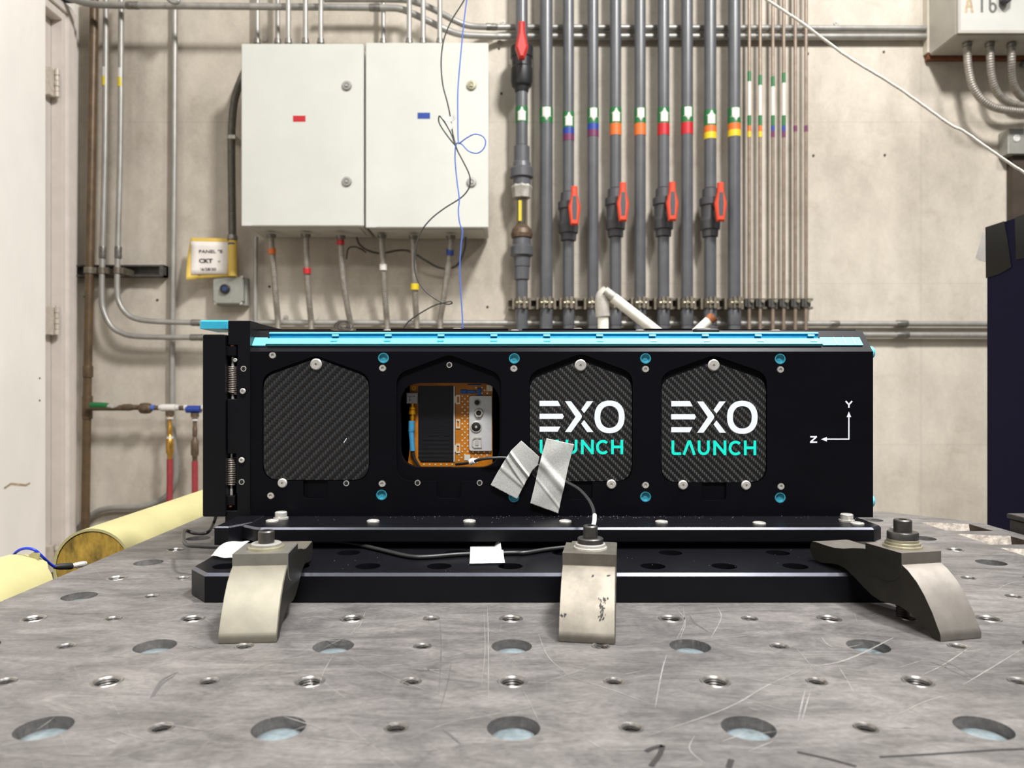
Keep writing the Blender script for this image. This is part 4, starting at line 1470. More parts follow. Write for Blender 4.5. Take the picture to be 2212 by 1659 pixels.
def clamp(loc, rotz, wid, m_arm, m_block, label, stack, bolt_m, head_r):
    """Curved strap clamp. Local frame: y from the foot (0) to the nose (0.12), z up, bolt at y = 0.046."""
    t = thing('strap_clamp', label, 'clamp', loc, 'curved hold-down clamps', rotz, local=True)
    upper = [(0.0, 0.0004), (0.0, 0.0030), (0.0004, 0.0046), (0.0012, 0.0062), (0.0024, 0.0082), (0.006, 0.0150), (0.012, 0.0236), (0.018, 0.0302), (0.025, 0.0354), (0.031, 0.0382), (0.040, 0.0398), (0.052, 0.0410), (0.064, 0.0408),
             (0.074, 0.0390), (0.084, 0.0365), (0.094, 0.0350), (0.104, 0.0348), (0.114, 0.0350), (0.1185, 0.0345)]
    lower = [(0.1205, 0.0320), (0.1205, 0.0270), (0.1170, 0.0222), (0.112, 0.0206), (0.106, 0.0206), (0.100, 0.0228), (0.090, 0.0242), (0.082, 0.0232), (0.074, 0.0200), (0.066, 0.0160), (0.056, 0.0118), (0.048, 0.0104),
             (0.040, 0.0112), (0.032, 0.0118), (0.024, 0.0100), (0.016, 0.0066), (0.009, 0.0030), (0.006, 0.0005)]
    lower = [(y, max(z, 0.0215) if y > 0.0795 else z) for y, z in lower]
    lower = [(y, z if y > 0.0795 or y < 0.03 else z) for y, z in lower]
    prof = upper + lower
    q = MB()
    h = wid / 2
    # one strap: a side-view plate extruded across the width, with softened long edges
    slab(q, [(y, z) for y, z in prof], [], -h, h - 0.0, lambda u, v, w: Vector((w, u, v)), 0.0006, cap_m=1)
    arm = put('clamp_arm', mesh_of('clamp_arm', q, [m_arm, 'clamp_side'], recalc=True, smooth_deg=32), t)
    # rocker block: flat top, upright ends, half-round belly sunk in the arm
    zb = 0.045
    bl = [(0.0300, zb), (0.0300, zb - 0.0095)]
    for k in range(1, 12):
        a = PI + PI * k / 12
        bl.append((0.046 + 0.016 * math.cos(a), zb - 0.0095 + 0.011 * math.sin(a)))
    bl += [(0.0620, zb - 0.0095), (0.0620, zb)]
    q = MB()
    hb = h + 0.0003
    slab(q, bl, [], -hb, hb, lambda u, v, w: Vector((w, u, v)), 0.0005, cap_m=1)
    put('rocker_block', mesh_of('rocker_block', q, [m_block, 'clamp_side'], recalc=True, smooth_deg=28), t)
    if m_arm == 'clamp_mid':
        def top_z(y):
            for (ya, za_), (yb, zb__) in zip(upper[1:], upper[2:]):
                if ya <= y <= yb and yb > ya:
                    return za_ + (zb__ - za_) * (y - ya) / (yb - ya) + 0.0004
            return 0.01
        rr = random.Random(4)
        for (x0_, y0_, w_, l_, n_) in ((0.0078, 0.0042, 0.0022, 0.0075, 60), (0.0020, 0.0215, 0.0005, 0.0016, 8), (-0.0142, 0.0050, 0.0016, 0.0006, 14), (0.0112, 0.0225, 0.0010, 0.0004, 5)):
            q = MB()
            for i in range(n_):
                f_ = rr.random()
                x_, y_ = x0_ + rr.gauss(0, w_ * 0.45) + f_ * 0.0015, y0_ + f_ * l_
                a_, b_ = rr.uniform(0.00015, 0.00055), rr.uniform(0.00012, 0.0004)
                q.add([(x_ + a_ * math.cos(t_), y_ + b_ * math.sin(t_), top_z(y_ + b_ * math.sin(t_)) + 0.00001 * i) for t_ in (0, 1.1, 2.2, 3.3, 4.4, 5.4)], [(0, 1, 2, 3, 4, 5)])
            tag(put('scuff_mark', mesh_of('scuff_mark', q, 'black_rub', smooth_deg=0), arm), 'dark scuff', None, None, 'stuff')
    z = zb
    for (nm, r, hh, mm) in stack:
        q = MB().lathe((0, 0.046, z), (0, 0, 1), [(0, r), (hh * 0.85, r), (hh, r - 0.0005), (hh, 0.0)], 32)
        put(nm, mesh_of(nm, q, mm, smooth_deg=40), t)
        z += hh
    q = MB()
    hh = 0.0078
    slab(q, circle(0, 0.046, head_r, 32), [circle(0, 0.046, head_r * 0.52, 6)], z, z + hh, XYZ, 0.0007)
    q.lathe((0, 0.046, z), (0, 0, 1), [(hh * 0.35, head_r * 0.54), (hh * 0.36, 0.0)], 12)
    bolt = put('socket_bolt', mesh_of('socket_bolt', q, bolt_m, smooth_deg=35), t)
    pr = [(-0.01, 0.0036)]
    zz = 0.0
    while zz < zb - 0.002:
        pr += [(zz, 0.0036), (zz + 0.0006, 0.0042), (zz + 0.0012, 0.0036)]
        zz += 0.0014
    put('threaded_shank', mesh_of('threaded_shank', MB().lathe((0, 0.046, 0.0005), (0, 0, 1), pr, 14), 'steel_dark'), bolt)
    return t


clamp((-0.1485, 0.4265, 0), math.radians(5), 0.0330, 'clamp', 'clamp_dark', 'pale nickel strap clamp over base plate near the hinged end', [('washer', 0.0112, 0.0018, 'zinc'), ('spring_washer', 0.0094, 0.0018, 'galv')], 'steel_dark', 0.0050)
clamp((0.0469, 0.4265, 0), math.radians(-9), 0.0325, 'clamp_mid', 'clamp_old', 'scuffed strap clamp under the turquoise lettering, white lead into bolt', [('washer', 0.0105, 0.0014, 'steel'), ('washer', 0.0095, 0.0020, 'steel'), ('collar', 0.0082, 0.0035, 'steel_dark')], 'steel_dark', 0.0046)
clamp((0.2660, 0.4320, 0), math.radians(13), 0.0290, 'clamp_end', 'clamp_end', 'dark-sided strap clamp turned outward at the end with axis arrows', [('washer', 0.0116, 0.0016, 'zinc'), ('washer', 0.0105, 0.0018, 'zinc'), ('washer', 0.0095, 0.0020, 'zinc'), ('collar', 0.0093, 0.0045, 'steel_dark')], 'steel_dark', 0.0054)
# white sleeve on the lead where it enters the middle bolt
bx = P(1277, 1145, 0.474)
part('white_sleeve', MB().tube(smooth([P(1284.5, 1113, 0.508), P(1283.5, 1128, 0.49), P(1279, 1142, 0.476), bx], 5), 0.0014, 12, radii=None), 'white_sleeve', lead, 'white heat-shrink sleeve')

# ================================================================== YELLOW TUBES, BLUE CORD
tx, tz, tr = -0.3870, -0.0215, 0.0372


def half_tube(y0, y1, torn=False):
    q = MB()
    N = 40
    vs, fs = [], []
    rr = random.Random(5)
    ring = []
    for yy in (0, 1):
        for r in (tr, tr - 0.0024):
            for k in range(N):
                a = 2 * PI * k / N
                y = y0 if yy == 0 else y1
                if torn and yy == 1:
                    y = y1 - 0.010 * (0.5 + 0.5 * math.sin(a * 3 + 1)) - 0.004 * rr.random()
                ring.append((tx + r * math.cos(a), y, tz + r * math.sin(a)))
    for k in range(N):
        j = (k + 1) % N
        fs += [(k, j, 2 * N + j, 2 * N + k), (N + j, N + k, 3 * N + k, 3 * N + j), (j, k, N + k, N + j), (2 * N + k, 2 * N + j, 3 * N + j, 3 * N + k)]
    q.add(ring, fs)
    return q


tube1 = thing('yellow_tube', 'longer pale yellow tube with mustard foam end along far table edge', 'tube', (tx, 0.82, tz), 'pale yellow edge tubes')
part('tube_skin', half_tube(0.694, 1.02), 'tube_skin', tube1, recalc=True)
mb = MB()
mb.lathe((tx, 0.6950, tz), (0, 1, 0), [(0, 0.0), (-0.0006, 0.012), (0.0004, 0.024), (0.0, tr - 0.003), (0.30, tr - 0.003)], 40)
part('foam_core', mb, 'foam', tube1, 'mustard yellow foam end')
tube2 = thing('yellow_tube', 'nearer pale yellow tube with a torn end beside blue cord', 'tube', (tx, 0.40, tz), 'pale yellow edge tubes')
part('tube_skin', half_tube(0.15, 0.592, True), 'tube_skin', tube2, recalc=True)
mb = MB()
mb.lathe((tx, 0.16, tz), (0, 1, 0), [(0, tr - 0.003), (0.405, tr - 0.003), (0.405, 0.0)], 30)
part('foam_core', mb, 'foam', tube2)

cord = thing('blue_lead', 'blue cord with black boot and metal plug lying on table edge', 'cable', G(185, 1217, 0.003))
pts = [P(14, 1224, 0.60), P(26, 1203, 0.592), P(40, 1189, 0.587), P(58, 1184.5, 0.585), P(76, 1189, 0.585), P(92, 1203, 0.590), P(107, 1217, 0.60), P(120, 1226, 0.606)]
part('cord', MB().tube(smooth(pts, 8), 0.0011, 10), 'cord_blue', cord, smooth_deg=60)
q0, q1 = P(117, 1224.5, 0.605), P(155, 1223, 0.618)
L = (q1 - q0).length
part('boot', MB().lathe(q0, q1 - q0, [(0, 0.0016), (L * .3, 0.0026), (L * .9, 0.0029), (L, 0.0026)], 16), 'black_rub', cord)
q2 = P(186, 1217.5, 0.628)
L = (q2 - q1).length
part('metal_plug', MB().lathe(q1, q2 - q1, [(0, 0.0022), (L * .08, 0.0024), (L * .12, 0.0018), (L * .3, 0.0026), (L * .34, 0.0021), (L * .5, 0.0026), (L * .8, 0.0026), (L, 0.0020)], 16), 'steel', cord)
mb = MB()
mp = lambda u, v, w: Vector((u, 0.585 - w, v))
slab(mb, [(P(x, y, 0.584).x, P(x, y, 0.584).z) for x, y in ((60, 1199), (72, 1193), (84, 1196), (82, 1209), (66, 1212))], [], -0.001, 0.0, mp)
part('tape_scrap', mb, 'tube_skin', cord, 'scrap of yellow tape')

# ================================================================== THINGS STANDING AT THE RIGHT
cd = 1.22
cxl = (2129 - CX) * cd / F
cab = thing('blue_cabinet', 'dark indigo cabinet side with black tape on its top corner', 'cabinet', (cxl + 0.2, 0.98, FLOOR))
zt2 = P(0, 491, cd).z
mb = MB().box(cxl, cxl + 0.45, 0.72, cd, FLOOR, zt2)
part('body', mb, 'cabinet', cab, bevel=0.004)
SIDE = lambda u, v, w: Vector((cxl - w, u, v))


def CS(px, py):
    d = cxl * F / (px - CX)
    p_ = P(px, py, d)
    return (p_.y, p_.z)


mb = MB()
slab(mb, [CS(*c) for c in ((2130, 491), (2170, 478), (2178, 520), (2186, 577), (2160, 592), (2131, 601))], [], 0, 0.0012, SIDE)
part('tape_strip', mb, 'black_tape', cab, 'black tape over the corner', recalc=True)
mb = MB()
slab(mb, [CS(*c) for c in ((2194, 470), (2212, 463), (2230, 456), (2230, 560), (2212, 558), (2196, 561))], [], 0, 0.0012, SIDE)
part('tape_strip', mb, 'black_tape', cab, recalc=True)
mb = MB()
fl_ = [P(2125, 500, cd + 0.004), P(2130, 516, cd - 0.002), P(2131, 566, cd - 0.002), P(2117, 563, cd + 0.02), P(2108, 556, cd + 0.03), P(2116, 530, cd + 0.02)]
mb.add(fl_ + [p_ + Vector((0.001, 0.003, 0)) for p_ in fl_], [(0, 1, 5), (1, 2, 3, 5), (3, 4, 5), (6, 11, 7), (7, 11, 9, 8), (9, 11, 10)] + [(i, 6 + i, 6 + (i + 1) % 6, (i + 1) % 6) for i in range(6)])
part('tape_flap', mb, 'flap', cab, 'loose white flap at the corner', recalc=True)
mb = MB()
pts = []
for k in range(40):
    a = 0.5 * k
    pts.append(Vector((cxl + 0.075 + 0.038 * math.cos(a) + 0.006 * math.sin(k * 1.7), 1.12 + 0.03 * math.sin(a), zt2 + 0.006 + 0.0022 * (k % 30) + 0.004 * math.sin(2.3 * k))))
solo('green_wire', MB().tube(smooth(pts, 5), 0.0022, 8), 'green_wire', 'coil of thin green wire lying on the indigo cabinet', 'wire', smooth_deg=60)

side = thing('side_bench', 'dark rough plate standing level beside the casting pockets of table', 'bench', (0.7, 0.6, FLOOR))
sx = 0.524
mb = MB().box(sx, 0.70, 0.30, 0.775, 0.0116, 0.0164)
part('rough_top', mb, 'slate', side, bevel=0.0006)
mb = MB().box(sx + 0.002, 0.70, 0.302, 0.773, -0.012, 0.0104)
part('plate', mb, 'slate', side, bevel=0.0006)
part('pad', MB().box(sx + 0.006, 0.69, 0.31, 0.77, 0.0104, 0.0116), 'black_dark', side)
part('pedestal', MB().box(sx + 0.04, 0.69, 0.34, 0.70, FLOOR, -0.012), 'slate', side)

# ================================================================== WALL FITTINGS
PXM = WALL / F


def vtube(name, pts, r, m, label, cat, group=None, seg=12, n=8):
    return solo(name, MB().tube(smooth(pts, n), r, seg), m, label, cat, group, smooth_deg=60)


def coupling(parent, p0, p1, r, m='galv_dark', name='coupling'):
    q = MB()
    L = (Vector(p1) - Vector(p0)).length
    q.lathe(p0, Vector(p1) - Vector(p0), [(0, r * 0.96), (L * .06, r), (L * .44, r), (L * .46, r * .93), (L * .54, r * .93), (L * .56, r), (L * .94, r), (L, r * 0.96)], 16)
    return put(name, mesh_of(name, q, m), parent)


RC = 0.0098
# grey vertical conduits at the door that sweep into the horizontal
c1 = thing('electrical_conduit', 'galvanised conduit with yellow sticker, next to brown pipe, bending low', 'conduit', P(224, 400, 2.72), 'galvanised conduits by the door')
part('pipe', MB().tube(smooth([P(229, -30, 2.72), P(227, 300, 2.72), P(221, 560, 2.72), P(220, 640, 2.72), P(224, 672, 2.72), P(240, 704, 2.72), P(262, 719, 2.72), P(300, 727, 2.72), P(420, 729, 2.72), P(520, 729, 2.72)], 8), RC, 14), 'galv', c1, smooth_deg=60)
coupling(c1, P(222, 533, 2.72), P(221.5, 558, 2.72), RC * 1.3)
coupling(c1, P(412, 729, 2.72), P(440, 729, 2.72), RC * 1.25)
c2 = thing('electrical_conduit', 'galvanised conduit with yellow sticker, farther from brown pipe, bending higher', 'conduit', P(257, 400, 2.70), 'galvanised conduits by the door')
part('pipe', MB().tube(smooth([P(262, -30, 2.70), P(260, 300, 2.70), P(254, 560, 2.70), P(253.5, 630, 2.70), P(258, 655, 2.70), P(272, 676, 2.70), P(292, 688, 2.70), P(330, 694, 2.70), P(420, 697, 2.70), P(520, 698, 2.70)], 8), RC, 14), 'galv', c2, smooth_deg=60)
coupling(c2, P(255.5, 533, 2.70), P(255, 558, 2.70), RC * 1.3)
coupling(c2, P(414, 697, 2.70), P(432, 697.5, 2.70), RC * 1.25)
for (c, px, py, d) in ((c1, 227, 0, 2.72), (c2, 260.5, 2, 2.70)):
    for (a, b, m) in ((146, 166, 'label_grey'), (166, 186, 'yellow_tag')):
        q = MB().cyl(P(px, b + py, d), P(px, a + py, d), RC + 0.0006, 16)
        put('sticker', mesh_of('sticker', q, m), c)
    q = MB()
    a0, a1 = P(px - 4.5, 146 + py, d - RC * 0.75), P(px - 4.5, 166 + py, d - RC * 0.75)
    q.box(a0.x - 0.002, a0.x + 0.004, a0.y - 0.001, a0.y + 0.002, a1.z, a0.z)
    put('sticker', mesh_of('sticker', q, 'yellow_tag'), c)

brown = thing('brown_pipe', 'brown painted vertical pipe in the corner beside door frame', 'pipe', P(195, 600, 2.73))
RB = 0.0148
part('pipe', MB().tube(smooth([P(204, -30, 2.73), P(197, 400, 2.73), P(190, 760, 2.73), P(184, 1150, 2.73), P(182, 1300, 2.73)], 4), RB, 16), 'rust', brown, smooth_deg=60)
for (a, b, k) in ((790, 815, 1.18), (855, 905, 1.2)):
    q = MB()
    p0, p1 = P(190 if a < 800 else 188.5, b, 2.73), P(190 if a < 800 else 189, a, 2.73)
    L = (p1 - p0).length
    q.lathe(p0, p1 - p0, [(0, RB * k * .97), (L * .08, RB * k), (L * .92, RB * k), (L, RB * k * .97)], 18)
    put('pipe_joint', mesh_of('pipe_joint', q, 'rust'), brown)

# strut channel behind the conduits
st = thing('strut_channel', 'short dark strut channel holding brown pipe and two conduits', 'strut', P(255, 585, 2.77))
a_, b_ = P(160, 597, 2.76), P(353, 572, 2.76)
mb = MB()
mb.box(a_.x, b_.x, 2.76, WALL, b_.z - 0.006, b_.z)
mb.box(a_.x, b_.x, 2.76, WALL, a_.z, a_.z + 0.006)
mb.box(a_.x, b_.x, 2.785, WALL, a_.z + 0.006, b_.z - 0.006)
mb.box(b_.x - 0.014, b_.x, 2.757, WALL, a_.z, b_.z)
part('channel', mb, 'strut_dark', st)
for (px, d, r) in ((193, 2.73, RB), (220.5, 2.72, RC), (254, 2.70, RC)):
    q = MB()
    p0, p1 = P(px, 591, d), P(px, 578, d)
    hL = (p1 - p0).length
    q.lathe(p0, p1 - p0, [(0, r + 0.0015), (0, r + 0.0035), (hL, r + 0.0035), (hL, r + 0.0015), (0, r + 0.0015)], 18, False)
    q.box(p0.x + r + 0.002, p0.x + r + 0.014, d - 0.006, 2.772, p0.z, p1.z)
    put('pipe_clamp', mesh_of('pipe_clamp', q, 'strut'), st)

vtube('electrical_conduit', [P(378, -30, 2.775), P(376, 400, 2.775), P(372, 800, 2.775), P(374, 930, 2.775), P(380, 1000, 2.775), P(378, 1040, 2.775), P(359, 1072, 2.775), P(330, 1088, 2.775), P(295, 1096, 2.775), P(240, 1098, 2.775), P(205, 1108, 2.775), P(172, 1140, 2.775), P(160, 1180, 2.775)],
      0.0105, 'galv', 'lone conduit midway between door and cabinets, curling back low', 'conduit', 'galvanised conduits by the door', 14)

# compressed-air line: green end, valve, two tees, two hoses
air = thing('air_manifold', 'horizontal bronze air pipe with white and blue wrapped tees', 'manifold', P(320, 880, 2.70))
da = 2.70
A = lambda x, y: P(x, y, da)
mb = MB()
mb.tube([A(190, 881), A(270, 881)], 0.0105, 14)
mb.lathe(A(262, 880), A(310, 880) - A(262, 880), [(0, .009), (.01, .0125), (.03, .013), (.045, .010), (.08, .0095)], 14)
mb.tube([A(300, 881), A(470, 882)], 0.0085, 14)
part('pipe', mb, 'fitting', air, smooth_deg=50)
mb = MB().lathe(A(196, 876), A(234, 877) - A(196, 876), [(0, .0115), (.01, .0125), (.055, .012), (.064, .0105)], 16)
part('green_wrap', mb, 'band_green', air)
mb = MB().lathe(A(234, 879), A(266, 881) - A(234, 879), [(0, .010), (.02, .011), (.05, .009)], 14)
part('pipe_joint', mb, 'tee_grey', air)
mb = MB().lathe(A(301, 882), A(328, 882) - A(301, 882), [(0, .012), (.006, .0185), (.022, .0205), (.038, .0185), (.045, .012)], 16)
part('union', mb, 'fitting', air)
for (x, m) in ((331, 'wire_blue'), (348, 'label_grey'), (384, 'label_grey'), (402, 'label_grey'), (440, 'label_grey')):
    put('thread_tape', mesh_of('thread_tape', MB().cyl(A(x - 3.5, 880.5), A(x + 3.5, 880.5), 0.0105, 14), m), air)
for (x0, x1, xd, m, lab, ys) in ((350, 380, 367, 'band_white', 'tee wrapped in white tape', 0), (403, 434, 421, 'band_blue', 'tee wrapped in blue tape', 3)):
    q = MB().cyl(A(x0, 881 + ys), A(x1, 881 + ys), 0.0135, 18)
    o = put('tee', mesh_of('tee', q, m), air)
    o['label'] = lab
    q = MB().cyl(A(xd, 889 + ys), A(xd, 898 + ys), 0.0145, 16)
    put('tee_branch', mesh_of('tee_branch', q, 'fitting'), air)
for (xd, ys, brass) in ((367, 0, True), (421, 4, False)):
    nm = 'air_hose'
    h_ = thing(nm, 'red air hose with bright brass valve below the white tee' if brass else 'red air hose with dark fitting below the blue tee', 'hose', P(xd, 1000, da), 'red air hoses')
    p0, p1 = A(xd, 898 + ys), A(xd, 962 + ys)
    L = (A(xd, 1000) - A(xd, 898)).length
    q = MB().lathe(p0, A(xd, 1000) - p0, [(0, .011), (L * .06, .011), (L * .08, .007), (L * .2, .007), (L * .22, .0085), (L * .38, .0085), (L * .40, .006), (L * .46, .009), (L * .50, .0135), (L * .78, .0135), (L * .82, .009), (L, .008)], 16)
    put('hose_fitting', mesh_of('hose_fitting', q, 'brass' if brass else 'fitting'), h_)
    q = MB().cyl(A(xd, 901 + ys), A(xd, 905 + ys), 0.0118, 16)
    put('thread_tape', mesh_of('thread_tape', q, 'label_grey'), h_)
    if brass:
        q = MB().cyl(A(xd, 943), A(xd, 955), 0.0115, 16)
        put('white_ring', mesh_of('white_ring', q, 'band_white'), h_)
    s = -1 if brass else 0.3
    q = MB().tube(smooth([A(xd, 992 + ys), A(xd, 1030), A(xd + s, 1090), A(xd + 2 * s, 1200)], 5), 0.0108, 14)
    put('hose', mesh_of('hose', q, 'hose', smooth_deg=60), h_)

# horizontal conduits low and high
lowA = thing('electrical_conduit', 'upper of two long low horizontal conduits behind the box', 'conduit', P(1500, 699, 2.77), 'long horizontal conduits')
part('pipe', MB().tube([P(537, 697, 2.775), P(2160, 700, 2.775)], 0.0105, 14), 'galv', lowA, smooth_deg=60)
coupling(lowA, P(1936, 699.5, 2.775), P(1960, 699.5, 2.775), 0.0135)
coupling(lowA, P(1794, 699.5, 2.775), P(1812, 699.5, 2.775), 0.0120)
lowB = thing('electrical_conduit', 'lower of two long low horizontal conduits behind the box', 'conduit', P(1500, 723, 2.77), 'long horizontal conduits')
part('pipe', MB().tube([P(1000, 722, 2.775), P(2160, 724, 2.775)], 0.0112, 14), 'galv', lowB, smooth_deg=60)
coupling(lowB, P(1936, 723.5, 2.775), P(1962, 723.5, 2.775), 0.0140)
hiA = thing('electrical_conduit', 'high horizontal conduit crossing whole wall, lower after its bend', 'conduit', P(1000, 50, 2.66), 'long horizontal conduits')
part('pipe', MB().tube(smooth([P(140, -8, 2.66), P(165, 1, 2.66), P(200, 9, 2.66), P(260, 11.5, 2.66), P(420, 13, 2.66), P(640, 15, 2.66), P(830, 17, 2.66), P(866, 20, 2.66), P(890, 29, 2.665), P(930, 48, 2.67), P(965, 65, 2.68), P(1000, 75, 2.71), P(1060, 78, 2.755), P(1120, 78.5, 2.775), P(1400, 79, 2.776), P(1999, 79, 2.776)], 8), 0.0118, 14), 'galv', hiA, smooth_deg=60)
coupling(hiA, P(274, 11.5, 2.66), P(300, 12, 2.66), 0.0135)
coupling(hiA, P(798, 16.5, 2.66), P(822, 17, 2.66), 0.0135)
hiB = thing('electrical_conduit', 'high horizontal conduit dropping beside the cabinets, upper of its pair', 'conduit', P(1300, 60, 2.70), 'long horizontal conduits')
part('pipe', MB().tube(smooth([P(700, -2, 2.70), P(860, -1, 2.70), P(900, 6, 2.70), P(940, 22, 2.70), P(985, 46, 2.70), P(1015, 56, 2.715), P(1060, 58.5, 2.755), P(1120, 59, 2.775), P(1400, 60, 2.776), P(1999, 62, 2.776)], 8), 0.0112, 14), 'galv', hiB, smooth_deg=60)
coupling(hiB, P(1050, 58, 2.747), P(1072, 58.5, 2.762), 0.0128)
q = MB()
strap_me = mesh_of('conduit_strap', MB().lathe((0, 0, 0), (0, -1, 0), [(0, 0.0095), (0.003, 0.0095), (0.003, 0.004), (0.006, 0.0035), (0.006, 0.0)], 14), 'tee_grey')
for (px, py, p_) in ((1087, 48, hiB), (1079, 92, hiA), (1806, 50, hiB), (1799, 97, hiA)):
    put('conduit_strap', strap_me, p_, P(px, py, WALL - 0.001))
# a second bank high at the left edge, seen between the rise of the conduits
vtube('electrical_conduit', [P(360, -6, 2.62), P(372, 4, 2.62), P(384, 4, 2.62), P(384, -8, 2.62)], 0.008, 'galv', 'short galvanised stub at the top edge above the lone conduit', 'conduit', None, 10)

# ------------------------------------------------------------------ the two enclosures
EF, EB = 2.575, WALL - 0.012


def enclosure(x0, x1, y0, y1, lab, sticker, scol, locks, lx, worn):
    e = thing('wall_enclosure', lab, 'cabinet', P((x0 + x1) / 2, y1, (EF + EB) / 2), 'pale grey wall enclosures')
    a, b = P(x0, y1, EF), P(x1, y0, EF)
    mb = MB().box(a.x + 0.004, b.x - 0.004, EF + 0.016, EB, a.z + 0.004, b.z - 0.004)
    part('body', mb, 'enclosure_side', e, bevel=0.003)
    mb = MB().box(a.x, b.x, EF, EF + 0.014, a.z, b.z)
    dr = part('enclosure_door', mb, 'enclosure', e, bevel=0.003)
    for i, ly in enumerate(locks):
        p_ = P(lx, ly, EF)
        q = MB().lathe(p_, (0, -1, 0), [(-0.002, 0.017), (0.004, 0.017), (0.007, 0.0145), (0.0075, 0.009), (0.005, 0.008), (0.005, 0.0)], 24)
        slab(q, [(p_.x - 0.006, p_.z - 0.005), (p_.x + 0.006, p_.z - 0.005), (p_.x + 0.005, p_.z + 0.005), (p_.x - 0.006, p_.z + 0.004)], [], 0.004, 0.0085, lambda u, v, w: Vector((u, EF - w, v)))
        o = put('lock', mesh_of('lock', q, 'zinc' if (worn and i == 0) else 'galv'), dr)
    sx_, sy_ = sticker
    c0, c1_ = P(sx_ - 13.5, sy_ + 6.5, EF), P(sx_ + 13.5, sy_ - 6.5, EF)
    put('colour_sticker', mesh_of('colour_sticker', MB().box(c0.x, c1_.x, EF - 0.0008, EF + 0.001, c0.z, c1_.z), scol), dr)
    c0, c1_ = P(x0 + 2, y1 - 1, EF), P(x0 + 24, y1 - 9, EF)
    put('tiny_label', mesh_of('tiny_label', MB().box(c0.x, c1_.x, EF - 0.0008, EF + 0.001, c0.z, c1_.z), 'white_solid'), dr)
    mb = MB()
    slab(mb, [(a.x + 0.02, EF + 0.03), (b.x - 0.02, EF + 0.03), (b.x - 0.02, EB - 0.05), (a.x + 0.02, EB - 0.05)], [], a.z, a.z + 0.005, XYZ)
    part('gland_plate', mb, 'enclosure_side', e)
    return e


enclosure(521, 785.5, 94, 488.5, 'pale grey wall enclosure with a red sticker', (646.5, 256.5), 'band_red', (185.5, 392.5), 749.5, False)
enclosure(789.5, 1055, 92, 492, 'pale grey wall enclosure with a blue sticker and wires hanging in front', (915.5, 250), 'band_blue', (185, 394), 1018.5, True)

# conduits that drop into the enclosures
DROP = [(556, 2.76, 'first conduit from the corner side dropping behind the enclosures, with strap'), (600, 2.74, 'conduit dropping behind the red-sticker enclosure, second in row'),
        (623, 2.62, 'bright conduit entering the red-sticker enclosure, first of three in front'), (660, 2.62, 'bright conduit entering the red-sticker enclosure, middle of three in front'),
        (693, 2.62, 'bright conduit entering the red-sticker enclosure, last of three in front'), (828, 2.74, 'conduit dropping behind the blue-sticker enclosure near the gap'),
        (884, 2.62, 'bright conduit entering the blue-sticker enclosure, first of three in front'), (914, 2.62, 'bright conduit entering the blue-sticker enclosure, middle of three in front'),
        (950, 2.62, 'bright conduit entering the blue-sticker enclosure, last of three beside wires')]
for (px, d, lab) in DROP:
    t = thing('enclosure_conduit', lab, 'conduit', P(px, 60, d), 'vertical conduits into the enclosures')
    r = 0.0088
    part('pipe', MB().tube([P(px, 97, d), P(px, -60, d)], r, 14), 'galv', t, smooth_deg=60)
    q = MB().lathe(P(px, 95, d), (0, 0, 1), [(0, r * 1.5), (0.008, r * 1.5), (0.009, r * 1.3), (0.018, r * 1.3), (0.019, r)], 16)
    part('locknut', q, 'galv_dark', t)
put('strap', mesh_of('strap', MB().lathe(P(572, 86, WALL - 0.001), (0, -1, 0), [(0, .010), (.004, .009), (.006, 0)], 14), 'tee_grey'), bpy.data.objects['enclosure_conduit'])


def flexible(mb, pts, r, pitch=0.0072, depth=0.14):
    pts = smooth(pts, 10)
    L = [0]
    for i in range(len(pts) - 1):
        L.append(L[-1] + (pts[i + 1] - pts[i]).length)
    n = int(L[-1] / pitch * 4)
    out, rad, j = [], [], 0
    for k in range(n + 1):
        x = L[-1] * k / n
        while j < len(L) - 2 and L[j + 1] < x:
            j += 1
        f = (x - L[j]) / max(1e-9, L[j + 1] - L[j])
        out.append(pts[j].lerp(pts[j + 1], f))
        rad.append(r * (1 + depth * (0.0, 0.7, 1.0, 0.7)[k % 4] - depth * 0.5))
    mb.tube(out, r, 12, radii=rad)
    return mb


